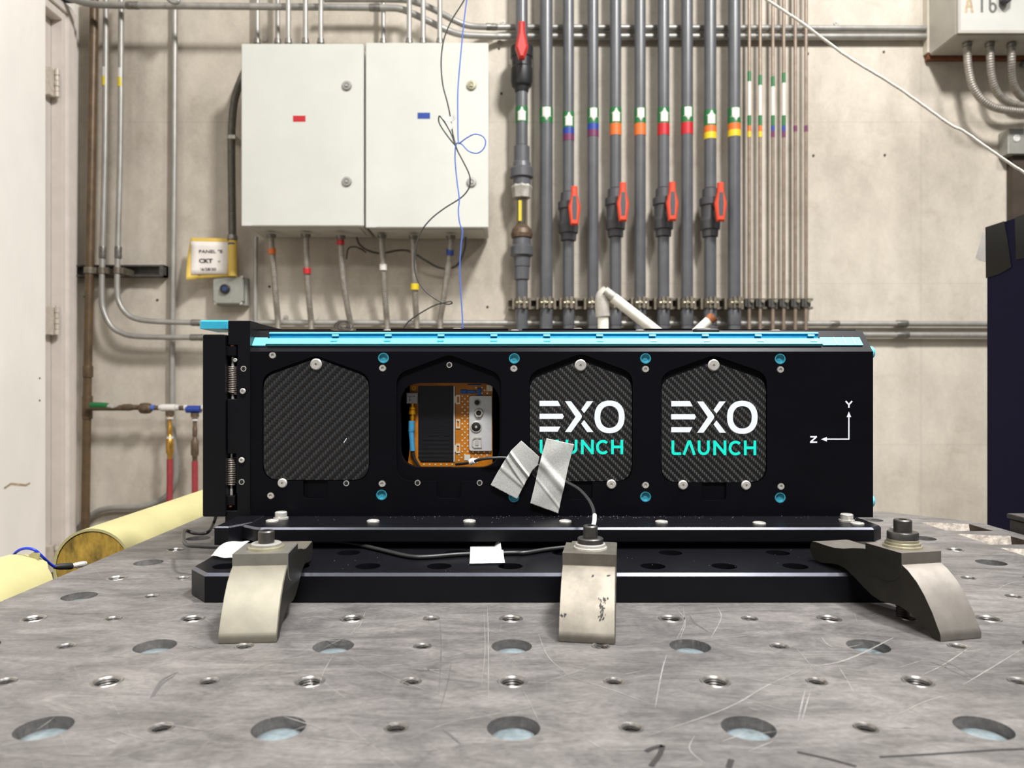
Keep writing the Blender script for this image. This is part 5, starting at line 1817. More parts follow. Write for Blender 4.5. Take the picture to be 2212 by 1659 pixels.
zdn = 500
FLX = [((586, 513), (592, 590), (600, 700), 541, 'band_orange', 'corrugated flexible conduit with orange ring'), ((661, 513), (664, 600), (672, 706), 585, 'band_red', 'corrugated flexible conduit with red ring halfway'),
       ((736, 516), (741, 600), (757, 712), 522, 'band_red', 'corrugated flexible conduit with red ring at top and black tie'), ((825, 514), (829, 600), (836, 706), 574, 'band_white', 'corrugated flexible conduit with off-white ring'),
       ((893, 516), (895, 600), (900, 706), 620, 'band_yellow', 'corrugated flexible conduit with yellow tag'), ((974, 516), (966, 590), (951, 704), 546, 'band_blue', 'corrugated flexible conduit with blue ring, slanting inward')]
for (a, b, c, ry, m, lab) in FLX:
    t = thing('flexible_conduit', lab + ' under the enclosures', 'conduit', P(b[0], b[1], 2.70), 'flexible conduits under the enclosures')
    pts = [P(a[0], a[1] - 6, 2.66), P(a[0], a[1] + 14, 2.67), P(b[0], b[1], 2.70), P((b[0] * 0.4 + c[0] * 0.6), (b[1] + c[1]) / 2 + 8, 2.73), P(c[0], c[1] - 12, 2.755), P(c[0] + 1, c[1] + 30, 2.76)]
    part('hose', flexible(MB(), pts, 0.0108), 'flex', t, smooth_deg=70)
    f = (ry - a[1]) / (c[1] - a[1])
    sp = smooth(pts, 10)
    zz = min(sp, key=lambda p_: abs(840 - (p_.z - H) * F / p_.y - ry))
    q = MB().cyl(zz + Vector((0, 0, 0.011)), zz - Vector((0, 0, 0.011)), 0.0135 if m != 'band_yellow' else 0.0150, 16)
    part('colour_ring', q, m, t)
    q = MB().lathe(P(a[0], a[1] - 3, 2.66), (0, 0, -1), [(-0.006, 0.017), (0.003, 0.017), (0.004, 0.013), (0.007, 0.013), (0.008, 0.011)], 16)
    part('locknut', q, 'galv_dark', t)
    if m != 'band_blue' and a[0] != 736:
        q = MB().lathe(P(c[0] + 18, c[1] - 14, WALL - 0.001), (0, -1, 0), [(0, .010), (.003, .010), (.003, .005), (.006, .004), (.006, 0)], 14)
        part('strap', q, 'tee_grey', t)
vtube('electrical_conduit', [P(553, 512, 2.77), P(552, 640, 2.77), P(552, 705, 2.77), P(552, 760, 2.77)], 0.0085, 'galv', 'straight thin conduit under the corner of red-sticker enclosure', 'conduit', None, 12)
vtube('signal_cable', [P(770, 512, 2.69), P(778, 530, 2.70), P(800, 543, 2.72), P(825, 547, 2.735), P(860, 541, 2.74), P(885, 543, 2.735), P(915, 560, 2.72), P(945, 577, 2.74), P(970, 580, 2.745), P(990, 570, 2.74), P(1003, 540, 2.70), P(1006, 512, 2.68)], 0.004, 'strut_dark', 'thin grey cable swagged beneath both enclosures', 'cable')
vtube('signal_cable', [P(748, 560, 2.70), P(752, 538, 2.70), P(765, 533, 2.70), P(780, 538, 2.72), P(790, 545, 2.74)], 0.003, 'strut_dark', 'short thin cable curling beside the red-ringed conduit with tie', 'cable')
mb = MB()
pts = []
for k in range(26):
    a = 0.62 * k
    pts.append(P(735 + 15 * math.cos(a) + 0.6 * k, 703 + 9 * math.sin(a), 2.73 - 0.002 * k))
solo('coiled_cable', MB().tube(smooth(pts, 4), 0.003, 8), 'strut_dark', 'small tangle of grey cable on the low conduit under enclosures', 'cable', smooth_deg=60)

# dark flexible conduit, stop button box and paper sign
t = thing('dark_flexible_conduit', 'dark corrugated conduit beside the edge of red-sticker enclosure', 'conduit', P(502, 350, 2.74))
part('hose', flexible(MB(), [P(532, 150, 2.75), P(520, 175, 2.745), P(507, 215, 2.74), P(501, 270, 2.735), P(500, 330, 2.735), P(501, 430, 2.735), P(502, 515, 2.735)], 0.0138, 0.008), 'flex_dark', t, smooth_deg=70)
q = MB().lathe(P(492, 299, WALL - 0.001), (0, -1, 0), [(0, .0085), (.003, .0085), (.003, .004), (.006, .004), (.006, 0)], 14)
q.box(P(497, 0, 2.74).x, P(512, 0, 2.74).x, 2.72, WALL, P(0, 303, 2.74).z, P(0, 295, 2.74).z)
part('strap', q, 'tee_grey', t)
q = MB().lathe(P(502, 519, 2.735), (0, 0, 1), [(0, .018), (.012, .019), (.02, .016)], 16)
part('locknut', q, 'galv_dark', t)

sw = thing('switch_box', 'grey cast box with a round blue-black button', 'switch', P(495, 628, 2.73))
a_, b_ = P(460, 657, 2.745), P(526, 597, 2.745)
part('body', MB().bbox(a_.x + 0.004, b_.x + 0.006, 2.762, WALL, a_.z - 0.002, b_.z, 0.006), 'grey_box', sw)
fx, fz = (a_.x + b_.x) / 2, (a_.z + b_.z) / 2
hw, hh = (b_.x - a_.x) / 2, (b_.z - a_.z) / 2
FB = lambda u, v, w: Vector((u, 2.762 - w, v))
lidp = [(-hw, -hh + .012), (-hw + .012, -hh), (hw - .012, -hh), (hw, -hh + .012), (hw, hh - .012), (hw - .012, hh), (-hw + .012, hh), (-hw, hh - .012)]
mb = MB()
slab(mb, [(fx + x, fz + z) for x, z in lidp], [], 0, 0.022, FB, 0.004)
lid = part('cover_plate', mb, 'grey_box', sw, smooth_deg=30)
pb = P(488, 625, 2.745)
mb = MB().lathe((pb.x, 2.745, pb.z), (0, -1, 0), [(0, .023), (.003, .023), (.004, .019), (.004, .0)], 28)
part('button_ring', mb, 'tee_grey', sw)
mb = MB().lathe((pb.x, 2.742, pb.z), (0, -1, 0), [(0, .0175), (.012, .0175), (.014, .015), (.014, .011), (.011, .0105), (.011, 0)], 28)
part('button_shroud', mb, 'black_rub', sw)
mb = MB().lathe((pb.x, 2.733, pb.z), (0, -1, 0), [(0, .0105), (.004, .0105), (.0055, .009), (.0055, .004), (.005, 0)], 20)
part('button', mb, 'button', sw, 'blue push button')
c0, c1_ = P(463, 606, 2.745), P(513, 596.5, 2.745)
part('name_strip', MB().box(c0.x, c1_.x, 2.7435, 2.746, c0.z, c1_.z), 'label_grey', sw)
for (px, py) in ((466, 655), (520, 655), (522, 599)):
    part('lid_screw', MB().lathe(P(px, py, 2.745), (0, -1, 0), [(-.01, .006), (.002, .006), (.003, .004), (.003, 0)], 12), 'tee_grey', sw)
t = thing('wrapped_stub', 'short conduit stub wrapped in creased yellow paper above the switch', 'conduit', P(502, 560, 2.735))
part('paper_wrap', MB().tube([P(502.5, 597, 2.735), P(502.5, 560, 2.735), P(503, 520, 2.735)], 0.0158, 20), 'yellow_paper', t, smooth_deg=60)
mb = MB().cyl(P(502.5, 529, 2.735), P(502.5, 525.5, 2.735), 0.0163, 20)
part('tie', mb, 'button', t)
sg = thing('paper_sign', 'white paper sign on yellow card lettered PANEL and CKT', 'sign', P(450, 560, 2.74))
mb = MB()
ylw = [(402, 605), (401, 552), (412, 513.5), (496, 515), (495, 593), (460, 603)]


def bent(px, py, off):
    d = 2.735 - off - 0.04 * max(0.0, (430 - px) / 30.0) * max(0.0, (py - 540) / 65.0)
    return P(px, py, d)


N = 10
vs, fs = [], []
for j in range(N + 1):
    for i in range(N + 1):
        s_, t_ = i / N, j / N
        lft = Vector((412, 513.5)).lerp(Vector((402, 604.5)), t_)
        lft.x -= 3 * math.sin(PI * t_) * 0.8
        rgt = Vector((496, 515)).lerp(Vector((495, 597)), t_)
        p_ = lft.lerp(rgt, s_)
        vs.append(bent(p_.x, p_.y, 0.0))
for j in range(N):
    for i in range(N):
        q_ = j * (N + 1) + i
        fs.append((q_, q_ + N + 1, q_ + N + 2, q_ + 1))
mb.add(vs, fs)
o = part('yellow_card', mb, 'yellow_paper', sg, smooth_deg=60)
o.modifiers.new('thickness', 'SOLIDIFY').thickness = 0.0008
mb = MB()
vs, fs = [], []
for j in range(7):
    for i in range(7):
        lft = Vector((412, 521)).lerp(Vector((413, 593)), j / 6)
        rgt = Vector((495, 523)).lerp(Vector((491, 592)), j / 6)
        p_ = lft.lerp(rgt, i / 6)
        vs.append(bent(p_.x, p_.y, 0.003))
for j in range(6):
    for i in range(6):
        q_ = j * 7 + i
        fs.append((q_, q_ + 7, q_ + 8, q_ + 1))
mb.add(vs, fs)
o = part('white_sheet', mb, 'paper', sg, smooth_deg=60)
o.modifiers.new('thickness', 'SOLIDIFY').thickness = 0.0004
text_part('sign_text', 'PANEL "E', 0.0165, 'black_print', sg, P(429, 546.5, 2.7305), sx=1.32, bold=0.0002)
text_part('sign_text', 'CKT', 0.0205, 'black_print', sg, P(429.5, 567.5, 2.7305), sx=1.25, bold=0.0008)
text_part('sign_text', '#', 0.011, 'black_print', sg, P(471, 566.5, 2.7305), sx=1.2)
text_part('sign_text', '26/28/30', 0.0145, 'black_print', sg, P(430, 584.5, 2.7305), sx=1.22, bold=0.0002)

# ------------------------------------------------------------------ dark grey process pipes
DP = 2.715
PIPES = [(1127, .0222, 'up', []), (1180, .0238, 'down', []), (1228, .0205, 'up', ['band_blue', 'band_purple']), (1281, .0205, 'down', ['band_blue', 'band_purple']), (1329.5, .0212, 'up', ['band_orange']),
         (1382.5, .0208, 'down', ['band_orange']), (1433, .0215, 'up', ['band_red']), (1484, .0215, 'down', ['band_red']), (1534, .0220, 'up', ['band_orange', 'band_yellow']), (1586, .0228, 'down', ['band_orange', 'band_yellow'])]
TOPB = [233, 234, 244, 235, 235, 235, 235, 233, 240, 235]
words = {(): 'no colour band', ('band_blue', 'band_purple'): 'blue and purple bands', ('band_orange',): 'a plain orange band', ('band_red',): 'a red band', ('band_orange', 'band_yellow'): 'orange and yellow bands'}


def arrow(r, up, zt_, zb_, cx, cy):
    """An arrow sticker that follows the front of a pipe."""
    q = MB()
    rows_ = []
    Hh = zt_ - zb_
    sh = [(0.0, 0.0), (0.36, 0.98), (0.36, 0.62), (1.0, 0.62)]
    if not up:
        sh = [(1 - a, b) for a, b in reversed(sh)]
    K = 8
    vs, fs = [], []
    for a, b in sh:
        for k in range(K + 1):
            th = (k / K * 2 - 1) * b * 1.02
            vs.append((cx + r * math.sin(th), cy - r * math.cos(th), zt_ - a * Hh))
    for i in range(len(sh) - 1):
        for k in range(K):
            fs.append((i * (K + 1) + k, (i + 1) * (K + 1) + k, (i + 1) * (K + 1) + k + 1, i * (K + 1) + k + 1))
    q.add(vs, fs)
    return q


for (px, r, dr_, bands), ty in zip(PIPES, TOPB):
    lab = 'dark grey plastic pipe with %s arrow and %s' % ('an upward' if dr_ == 'up' else 'a downward', words[tuple(bands)])
    t = thing('process_pipe', lab, 'pipe', P(px, 840, DP), 'dark grey process pipes')
    x = P(px, 0, DP).x
    Z = lambda y: P(px, y, DP).z
    if px == 1127:
        runs = [(91, -80), (315, 201), (None, 606)]
    elif px in (1228, 1329.5, 1433, 1534):
        yo = {1228: 8, 1329.5: 0, 1433: -1, 1534: 0}[px]
        runs = [(407 + yo, -80), (None, 513 + yo)]
    else:
        runs = [(None, -80)]
    mb_list = [MB().cyl((x, DP, FLOOR if a_ is None else Z(a_)), (x, DP, Z(b_)), r, 24) for a_, b_ in runs]
    for i in range(len(mb_list)):
        part('pipe', mb_list[i], 'pvc_dark', t, smooth_deg=60)
    part('arrow_sticker', MB().cyl((x, DP, Z(ty + 34)), (x, DP, Z(ty)), r + 0.0007, 28), 'band_green', t)
    part('arrow', arrow(r + 0.0012, dr_ == 'up', Z(ty + 2), Z(ty + 31), x, DP), 'band_white', t, 'white arrow', smooth_deg=60)
    y = ty + 34
    hgt = 25 if len(bands) == 1 else 14
    for b in bands:
        part('colour_band', MB().cyl((x, DP, Z(y + hgt)), (x, DP, Z(y)), r + 0.0008, 28), b, t)
        y += hgt
    if px not in (1127, 1180):                         # socket joints near the rail
        part('pipe_socket', MB().lathe((x, DP, Z(672)), (0, 0, -1), [(0, r * 1.06), (0.002, r * 1.09), (0.05, r * 1.09), (0.052, r * 1.06)], 24), 'pvc_dark', t)

# ball valves on four of the pipes and the black one on the first
VN = {1228: 'orange-handled valve on the pipe with blue and purple bands', 1329.5: 'orange-handled valve on the pipe with a plain orange band', 1433: 'orange-handled valve on the pipe with a red band', 1534: 'orange-handled valve on the pipe with orange and yellow bands'}
for px, lab in VN.items():
    r = 0.0226
    yo = {1228: 8, 1329.5: 0, 1433: -1, 1534: 0}[px]
    x = P(px, 0, DP).x
    Z = lambda y: P(px, y + yo, DP).z
    t = thing('ball_valve', lab, 'valve', (x, DP, Z(450)), 'orange-handled ball valves')
    L = lambda y: Z(y) - Z(520)
    q = MB().lathe((x, DP, Z(512)), (0, 0, 1), [(0, r * 1.02), (0.0, r * 1.25), (L(498) - L(512), r * 1.3), (L(496) - L(512), r * 1.55), (L(478) - L(512), r * 1.62), (L(470) - L(512), r * 1.45), (L(446) - L(512), r * 1.5), (L(444) - L(512), r * 1.72), (L(430) - L(512), r * 1.72), (L(428) - L(512), r * 1.3), (L(410) - L(512), r * 1.25), (L(408) - L(512), r)], 24)
    part('valve_body', q, 'pvc_valve', t, smooth_deg=18)
    hx = x + 0.012 * (1 if px > 1180 else 0) - 0.002
    dh = DP - 0.075
    q = MB().cyl((hx - 0.006, DP - 0.02, Z(448)), (hx - 0.004, dh, Z(448)), 0.011, 16)
    part('valve_stem', q, 'pvc_valve', t)
    hp = [(-.0105, .070), (.0105, .070), (.0115, .036), (.0215, -.004), (.0135, -.068), (-.0135, -.068), (-.0215, -.004), (-.0115, .036)]
    q = MB()
    HM = lambda u, v, w: Vector((hx + 0.004 + u, dh - w, Z(449) + v))
    slab(q, hp, [], 0, 0.016, HM, 0.005)
    hd = part('valve_handle', q, 'red', t, 'orange-red lever handle', smooth_deg=20)
    ins = [(-.0065, .034), (.0065, .034), (.0095, -.004), (.007, -.05), (-.007, -.05), (-.0095, -.004)]
    q = MB()
    slab(q, ins, [], 0.014, 0.0165, HM)
    put('grip_inset', mesh_of('grip_inset', q, 'pvc_valve'), hd)

px = 1127
x = P(px, 0, DP).x
Z = lambda y: P(px, y, DP).z
t = thing('ball_valve', 'black ball valve with plain dark red handle high on first pipe', 'valve', (x, DP, Z(140)))
z0 = Z(200)
rl = lambda y: Z(y) - z0
q = MB().lathe((x, DP, z0), (0, 0, 1), [(0, .024), (rl(195), .026), (rl(190), .028), (rl(186), .036), (rl(178), .0405), (rl(150), .041), (rl(146), .037), (rl(128), .038), (rl(126), .0415), (rl(104), .0415), (rl(98), .034), (rl(94), .026), (rl(92), .022)], 28)
part('valve_body', q, 'pvc_black', t, smooth_deg=18)
dh = DP - 0.085
part('valve_stem', MB().cyl((x, DP - .02, Z(118)), (x, dh, Z(118)), 0.013, 16), 'pvc_black', t)
hp = [(-.011, .070), (.011, .070), (.0125, .030), (.023, -.022), (.010, -.062), (-.010, -.062), (-.023, -.022), (-.0125, .030)]
q = MB()
slab(q, hp, [], 0, 0.022, lambda u, v, w: Vector((x - 0.002 + u, dh - w, Z(116) + v)), 0.008)
part('valve_handle', q, 'red_dark', t, 'plain dark red lever handle', smooth_deg=20)

t = thing('flow_indicator', 'clear flow tube with a yellow strip between two pipe unions', 'flow meter', (x, DP, Z(455)))
for (nm, prs, m, lab) in (
        ('pipe_union', [(410, .022), (408, .030), (404, .033), (386, .034), (384, .043), (366, .043), (362, .034), (352, .032), (350, .029), (318, .029), (316, .024)], 'pvc_dark', None),
        ('pipe_union', [(605, .0235), (604, .0275), (578, .0285), (576, .031), (556, .032), (552, .0425), (534, .0425), (530, .034), (516, .033), (514, .028)], 'pvc_dark', None),
        ('hex_nut', [(430, .020), (428, .034), (412, .036), (406, .040), (400, .034), (399, .02)], 'tee_grey', 'pale beige hex fitting'),
        ('collar', [(516, .030), (514, .038), (506, .040), (496, .036), (488, .024), (486, .02)], 'fitting', 'brown collar')):
    zz0 = Z(prs[0][0])
    q = MB().lathe((x, DP, zz0), (0, 0, 1), [(Z(a) - zz0, b) for a, b in prs], 8 if nm == 'hex_nut' else 28)
    part(nm, q, m, t, lab, smooth_deg=18)
q = MB().cyl((x, DP, Z(492)), (x, DP, Z(426)), 0.0215, 24)
glass = mat('clear_acrylic', (205, 196, 176), 0.05, trans=0.92)
part('clear_tube', q, glass, t)
q = MB().cyl((x, DP, Z(495)), (x, DP, Z(424)), 0.009, 14)
part('float_rod', q, 'strut_dark', t)
q = MB().box(x - 0.012, x - 0.001, DP - 0.0235, DP - 0.0205, Z(480), Z(436))
part('yellow_strip', q, 'band_yellow', t, 'yellow scale strip')

# slim copper tubes
CUS = [(1618.5, ['band_orange', 'band_yellow'], True), (1642, ['band_orange', 'band_yellow'], True), (1669.5, ['band_blue', 'band_purple'], True), (1693, ['band_blue', 'band_purple'], True), (1718, ['band_purple'], False), (1741, ['band_purple'], False)]
NM = ['copper tube with white label and yellow band, beside thick grey pipe', 'copper tube with white label and yellow band, farther from grey pipes', 'copper tube with white label and purple band, nearer the grey pipes',
      'copper tube with white label and purple band, nearer bare wall', 'copper tube with only a small purple band, second from bare wall', 'outermost copper tube with a small purple band, next to bare wall']
dC = 2.735
for (px, bands, wl), lab in zip(CUS, NM):
    x = P(px, 0, dC).x
    Z = lambda y: P(px, y, dC).z
    t = thing('copper_tube', lab, 'tube', (x, dC, Z(840)), 'slim copper tubes')
    r = 0.0064
    part('pipe', MB().cyl((x, dC, FLOOR), (x, dC, Z(-80)), r, 14), 'coppertube', t, smooth_deg=60)
    y0 = {1618.5: 155, 1642: 163, 1669.5: 166, 1693: 158}.get(px)
    if wl:
        for (a, b, m) in ((y0, y0 + 22, 'band_green'), (y0 + 22, 250, 'band_white'), (250, 272, 'band_green')):
            part('label_wrap', MB().cyl((x, dC, Z(b)), (x, dC, Z(a)), r + 0.0006, 14), m, t)
    y = 272
    for b in bands:
        part('colour_band', MB().cyl((x, dC, Z(y + 12.5)), (x, dC, Z(y)), r + 0.0008, 14), b, t)
        y += 12.5

# strut rail with a clamp for each pipe
rail = thing('pipe_rail', 'dull horizontal strut rail with clamps gripping the row of grey pipes', 'strut', P(1430, 656, 2.77))
a_, b_ = P(1098, 668, 2.765), P(1754, 645, 2.765)
mb = MB()
mb.box(a_.x, b_.x, 2.755, WALL, b_.z - 0.008, b_.z)
mb.box(a_.x, b_.x, 2.755, WALL, a_.z, a_.z + 0.008)
mb.box(a_.x, b_.x, 2.79, WALL, a_.z + 0.008, b_.z - 0.008)
part('channel', mb, 'strut', rail)
za, zb_ = P(0, 668, DP).z, P(0, 643, DP).z
for (px, r, _, _) in PIPES:
    x = P(px, 0, DP).x
    q = MB()
    q.lathe((x, DP, za + 0.004), (0, 0, 1), [(0, r + 0.0008), (0, r + 0.0042), (zb_ - za - 0.008, r + 0.0042), (zb_ - za - 0.008, r + 0.0008), (0, r + 0.0008)], 24, False)
    for s in (-1, 1):
        q.box(x + s * (r * 0.55) - 0.004 - s * 0.004, x + s * (r * 0.55) + 0.004 - s * 0.002, DP - r - 0.016, DP - r - 0.0006, za, zb_)
        q.box(min(x + s * (r + .0012), x + s * (r + 0.012)), max(x + s * (r + .0012), x + s * (r + 0.012)), DP, 2.765, za, zb_)
    cl = part('pipe_clamp', q, 'strut', rail)
    q = MB().cyl((x - r * 0.9, DP - r - 0.008, (za + zb_) / 2), (x + r * 0.9, DP - r - 0.008, (za + zb_) / 2), 0.0035, 10)
    q.lathe((x - 0.006, DP - r - 0.014, (za + zb_) / 2), (0, -1, 0), [(0, .006), (.004, .006), (.005, 0)], 6)
    put('clamp_bolt', mesh_of('clamp_bolt', q, 'zinc'), cl)
for (px, _, _) in CUS:
    x = P(px, 0, dC).x
    q = MB()
    q.lathe((x, dC, za + 0.008), (0, 0, 1), [(0, .0068), (0, .011), (zb_ - za - 0.01, .011), (zb_ - za - 0.01, .0068), (0, .0068)], 14, False)
    q.box(x - 0.016, x + 0.016, dC - 0.004, 2.76, za + 0.012, zb_ - 0.002)
    cl = part('tube_clamp', q, 'strut_dark', rail)
    q = MB().lathe((x + 0.006, dC - 0.012, zb_ - 0.012), (0, -1, 0), [(0, .007), (.005, .007), (.006, 0)], 6)
    put('clamp_bolt', mesh_of('clamp_bolt', q, 'zinc'), cl)

# ------------------------------------------------------------------ panel box high at the right
pf = 2.60
pn = thing('panel_box', 'grey electrical panel box lettered A16 on painted board', 'panel', P(2150, 60, 2.69))
xa, zb2 = P(2067, 0, pf).x, P(0, 73.5, pf).z
mb = MB().box(xa, xa + 0.55, pf + 0.005, WALL - 0.03, zb2, 1.95)
part('body', mb, 'panel_grey', pn, bevel=0.004)
mb = MB()
slab(mb, [(xa + .002, zb2 + .002), (xa + 0.55, zb2 + .002), (xa + .55, 1.95), (xa + .002, 1.95)], [[(xa + .011, zb2 + .012), (xa + .54, zb2 + .012), (xa + .54, 1.94), (xa + .011, 1.94)]], -0.005, 0.004, lambda u, v, w: Vector((u, pf - w, v)))
part('door_frame', mb, 'panel_grey', pn)
mb = MB().box(xa + 0.011, xa + 0.54, pf - 0.001, pf + 0.004, zb2 + 0.012, 1.94)
part('front_plate', mb, 'panel_white', pn)
PL = lambda l: [(P(x_, y_, pf).x, P(x_, y_, pf).z) for x_, y_ in l]
PM = lambda u, v, w: Vector((u, pf - w, v))
lw = 5.2 * pf / F


def ring_arc(cx, cy, a, b, t0, t1, n=18):
    return [(cx + a * math.cos(t0 + (t1 - t0) * i / n), cy + b * math.sin(t0 + (t1 - t0) * i / n)) for i in range(n + 1)]


for (m, lab, strokes) in (('tan_print', 'worn letter A', [[(2086, 28), (2093, -16)], [(2093, -16), (2100, 28)], [(2088, 14), (2098, 14)]]),
                          ('grey_print', 'digit one', [[(2120.5, 27.5), (2120.5, -17)], [(2120.5, -14), (2114.5, -8)]]),
                          ('grey_print', 'digit six', [ring_arc(2144, 17, 6.2, 9, 0, 2 * PI, 28), [(2138, 18), (2138, -4)], ring_arc(2144, -6, 6.2, 9, PI, 1.75 * PI, 10)])):
    q = MB()
    for i_, st_ in enumerate(strokes):
        ribbon(q, PL(st_), lw, PM, 0.0014 + 0.0001 * i_)
    part('panel_letter', q, m, pn, lab, smooth_deg=0)
mb = MB()
hx, hz = P(2174, 0, pf - .03).x, P(0, 7, pf - .03).z
slab(mb, [(hx - .010, hz + .09), (hx - .012, hz + .012), (hx - .003, hz), (hx + .006, hz + .001), (hx + .022, hz + .014), (hx + .03, hz + .09)], [], 0, 0.02, lambda u, v, w: Vector((u, pf - .012 - w, v)), 0.004)
part('panel_handle', mb, 'pvc_black', pn, 'black turn handle')
xb = P(2003, 0, WALL - .03).x
mb = MB().box(xb, xb + 0.9, WALL - 0.03, WALL - 0.002, P(0, 113, WALL - .03).z, 2.2)
part('backboard', mb, 'board_pale', pn)
mb = MB().box(xb + .006, xb + 0.9, WALL - 0.026, WALL - 0.002, P(0, 126, WALL - .03).z, P(0, 113, WALL - .03).z)
part('wood_edge', mb, 'wood', pn, 'bare brown wooden edge')
FX3 = [((2089, 96), [(2090, 130), (2094, 160), (2103, 190), (2122, 216), (2150, 233), (2190, 240), (2240, 243)], 'innermost flexible conduit dropping from the A16 panel box'),
       ((2138, 96), [(2139, 130), (2141, 160), (2148, 188), (2160, 208), (2180, 222), (2205, 228), (2240, 232)], 'middle flexible conduit dropping from the A16 panel box'),
       ((2185, 97), [(2185, 130), (2185, 160), (2190, 187), (2203, 209), (2225, 226), (2250, 234)], 'outer flexible conduit dropping from the A16 panel box')]
for j, (a, l, lab) in enumerate(FX3):
    t = thing('flexible_conduit', lab, 'conduit', P(a[0], a[1], 2.66), 'flexible conduits under the panel box')
    pts = [P(a[0], a[1] - 1, 2.665)] + [P(x_, y_ + (9 if j == 2 else 0) * (i / 5.0) ** 2 * -1, 2.67 + (0.002 + 0.0095 * j) * i) for i, (x_, y_) in enumerate(l)]
    part('hose', flexible(MB(), pts, 0.0128, 0.0085), 'flex', t, smooth_deg=70)
    part('locknut', MB().lathe(P(a[0], a[1] + 5, 2.665), (0, 0, 1), [(0, .0145), (.004, .016), (.012, .016)], 16), 'galv_dark', t)
vtube('electrical_conduit', [P(2206, 139, 2.785), P(2260, 139, 2.785), P(2340, 140, 2.785)], 0.0105, 'galv_dark', 'short horizontal conduit right below the A16 panel board', 'conduit')

jb = thing('junction_box', 'small grey junction box on the wall above the indigo cabinet', 'junction box', P(2200, 300, 2.75))
a_, b_ = P(2179, 331, 2.74), P(2240, 277, 2.74)
part('body', MB().bbox(a_.x, b_.x, 2.742, WALL, a_.z, b_.z, 0.004), 'grey_box', jb)
part('knockout', MB().lathe(P(2196, 299, 2.742), (0, -1, 0), [(0, .013), (.002, .013), (.003, .010), (.001, .008), (.001, 0)], 18), 'label_grey', jb)
mb = MB().box(P(2186, 0, 2.77).x, P(2215, 0, 2.77).x, 2.765, WALL, FLOOR + 0.3, P(0, 331, 2.77).z)  # added strip: shade below the junction box, built as a dark brown solid
solo('shade_strip', mb, 'dark_gap', 'dark brown vertical strip standing in for shade under the small junction box', 'channel')

# ------------------------------------------------------------------ white pipe stand behind the box
wd = 1.7
wp = thing('pipe_stand', 'white plastic pipe post with grey tee and slanting brace behind box', 'pipe stand', (P(1303, 0, wd).x, wd, FLOOR))
rp = 0.0125
mb = MB().cyl((P(1304, 0, wd).x, wd, FLOOR), P(1303, 670, wd), rp, 20)
part('post', mb, 'pvc_white', wp, smooth_deg=60)
q = MB().tube(smooth([P(1302.5, 684, wd), P(1300.5, 655, wd), P(1303, 640, wd), P(1313, 630, wd)], 6), rp * 1.32, 20)
part('tee', q, 'tee_grey', wp, smooth_deg=60)
e0, e1 = P(1306, 628, wd - 0.012), P(1324, 641, wd - 0.012)
part('brace_socket', MB().cyl(e0, e1, rp * 0.85, 18), 'tee_grey', wp)
dirv = (P(1415, 712, wd - 0.012) - P(1324, 641, wd - 0.012))
end = P(1324, 641, wd - 0.012) + dirv * 4.2
part('brace', MB().cyl(P(1324, 643, wd - 0.012), end, rp * 0.98, 20), 'pvc_white', wp, smooth_deg=60)
wd = 1.60
ws = thing('white_pipe', 'loose white pipe with rusty end leaning behind the box', 'pipe', P(1500, 760, wd))
p0, p1 = P(1532, 692, wd), P(1505, 717, wd)
dv = (p1 - p0).normalized()
part('pipe', MB().cyl(p0, p0 + dv * 0.62, 0.0105, 18), 'pvc_white', ws, smooth_deg=60)
part('rusty_end', MB().cyl(p0 - dv * 0.012, p0 + dv * 0.001, 0.0112, 18), 'rusty', ws)

# ------------------------------------------------------------------ hanging wires and string
dw = 1.15
bw = thing('hanging_wire', 'thin black wire hanging with a loop and white tags', 'wire', P(985, 300, dw))
pts = [P(1010, -14, dw), P(998, 8, dw), P(975, 45, dw), P(959, 85, dw), P(953, 130, dw), P(956, 180, dw), P(966, 220, dw), P(972, 248, dw), P(977, 282, dw), P(982, 305, dw), P(988, 325, dw), P(1000, 348, dw), P(1013, 375, dw), P(1015.5, 392, dw), P(1012, 408, dw), P(996, 427, dw),
       P(960, 450, dw), P(930, 474, dw), P(908, 503, dw), P(897, 540, dw), P(895, 575, dw), P(902, 605, dw), P(920, 630, dw), P(948, 650, dw), P(966, 657, dw), P(976, 655, dw - .004), P(973, 651, dw - .006), P(960, 654, dw - .006), P(940, 659, dw), P(912, 674, dw), P(888, 690, dw), P(872, 708, dw), P(860, 740, dw)]
part('wire', MB().tube(smooth(pts, 6), 0.0011, 8), 'wire_black', bw, smooth_deg=60)
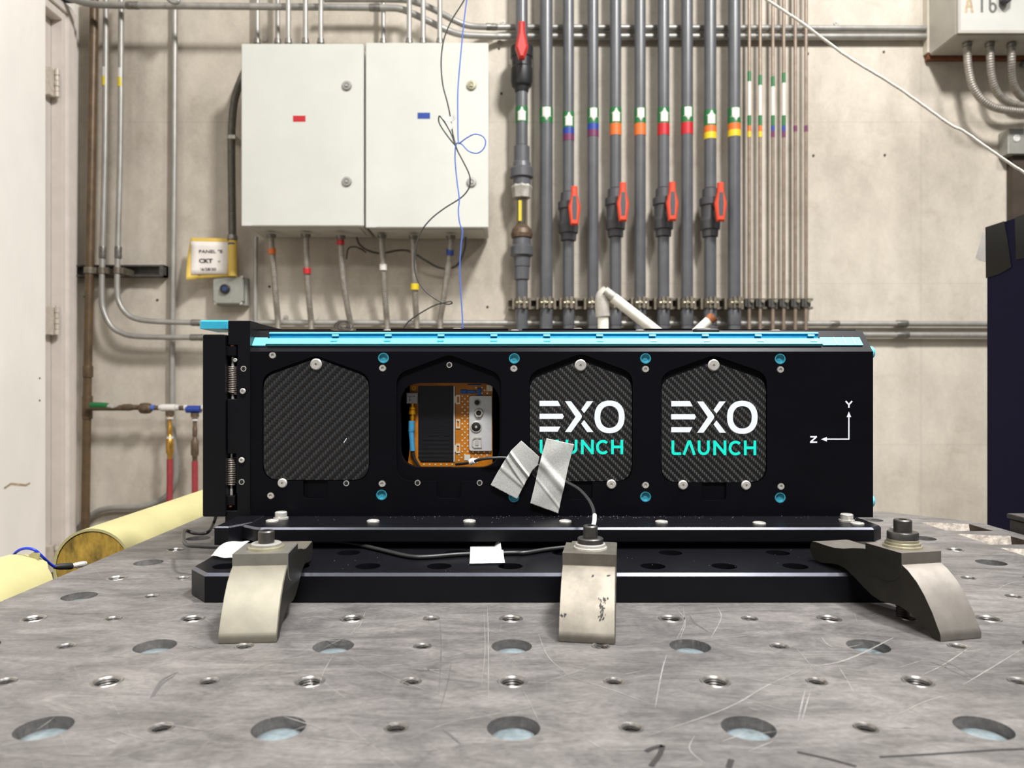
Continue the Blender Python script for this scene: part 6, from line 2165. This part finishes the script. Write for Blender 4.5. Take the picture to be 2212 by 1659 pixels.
pts = [P(985, 316, dw - .003), P(970, 298, dw - .003), P(955, 277, dw - .003), P(948, 263, dw - .003), P(948.5, 251, dw - .003), P(953, 254, dw - .003), P(963, 268, dw - .003), P(975, 290, dw - .003), P(985, 318, dw - .003)]
part('loop', MB().tube(smooth(pts, 6), 0.0011, 8), 'wire_black', bw, smooth_deg=60)
for poly in ([(954, 254), (962, 252), (974, 252), (981, 248), (986, 253), (980, 261), (972, 264), (961, 262)], [(964, 267), (974, 264), (980, 276), (972, 282)]):
    mb = MB()
    l = [(P(x_, y_, dw - .005).x, P(x_, y_, dw - .005).z) for x_, y_ in poly]
    slab(mb, l, [], 0, 0.0006, lambda u, v, w: Vector((u, dw - .005 - w, v)))
    part('wire_tag', mb, 'white_solid', bw, 'white paper wire tag')
pts = [P(1010, -14, dw - .01), P(1003, 40, dw - .01), P(997, 100, dw - .01), P(992, 155, dw - .01), P(989, 200, dw - .01), P(989, 260, dw - .01), P(990, 306, dw - .01), P(994, 308, dw - .012), P(1008, 298, dw - .014), P(1025, 290, dw - .014), P(1042, 294, dw - .014), P(1049, 306, dw - .014),
       P(1044, 322, dw - .014), P(1030, 331, dw - .014), P(1012, 326, dw - .014), P(998, 312, dw - .012), P(988, 309, dw - .008), P(984, 318, dw - .006), P(983, 345, dw - .006), P(987, 390, dw - .006), P(992, 430, dw - .006), P(990, 455, dw - .006), P(993, 482, dw - .006), P(999, 500, dw - .006),
       P(996, 530, dw - .006), P(993, 580, dw - .006), P(996, 640, dw - .006), P(999, 690, dw - .006), P(999, 740, dw - .006)]
solo('hanging_wire', MB().tube(smooth(pts, 6), 0.0010, 8), 'wire_blue', 'thin blue wire hanging with a round loop', 'wire', smooth_deg=60)
pts = []
rs = random.Random(8)
pp = [(1640, -14), (1657, 0), (1735, 52), (1830, 122), (1925, 180), (2000, 232), (2050, 268), (2085, 286), (2150, 332), (2212, 373), (2300, 430)]
sp = smooth([Vector((x_, y_, 0)) for x_, y_ in pp], 8)
solo('white_string', MB().tube([P(p_.x, p_.y + rs.uniform(-0.6, 0.6), 1.15) for p_ in sp], 0.0021, 8), 'string', 'white string stretched diagonally in front of bare wall', 'string', smooth_deg=60)
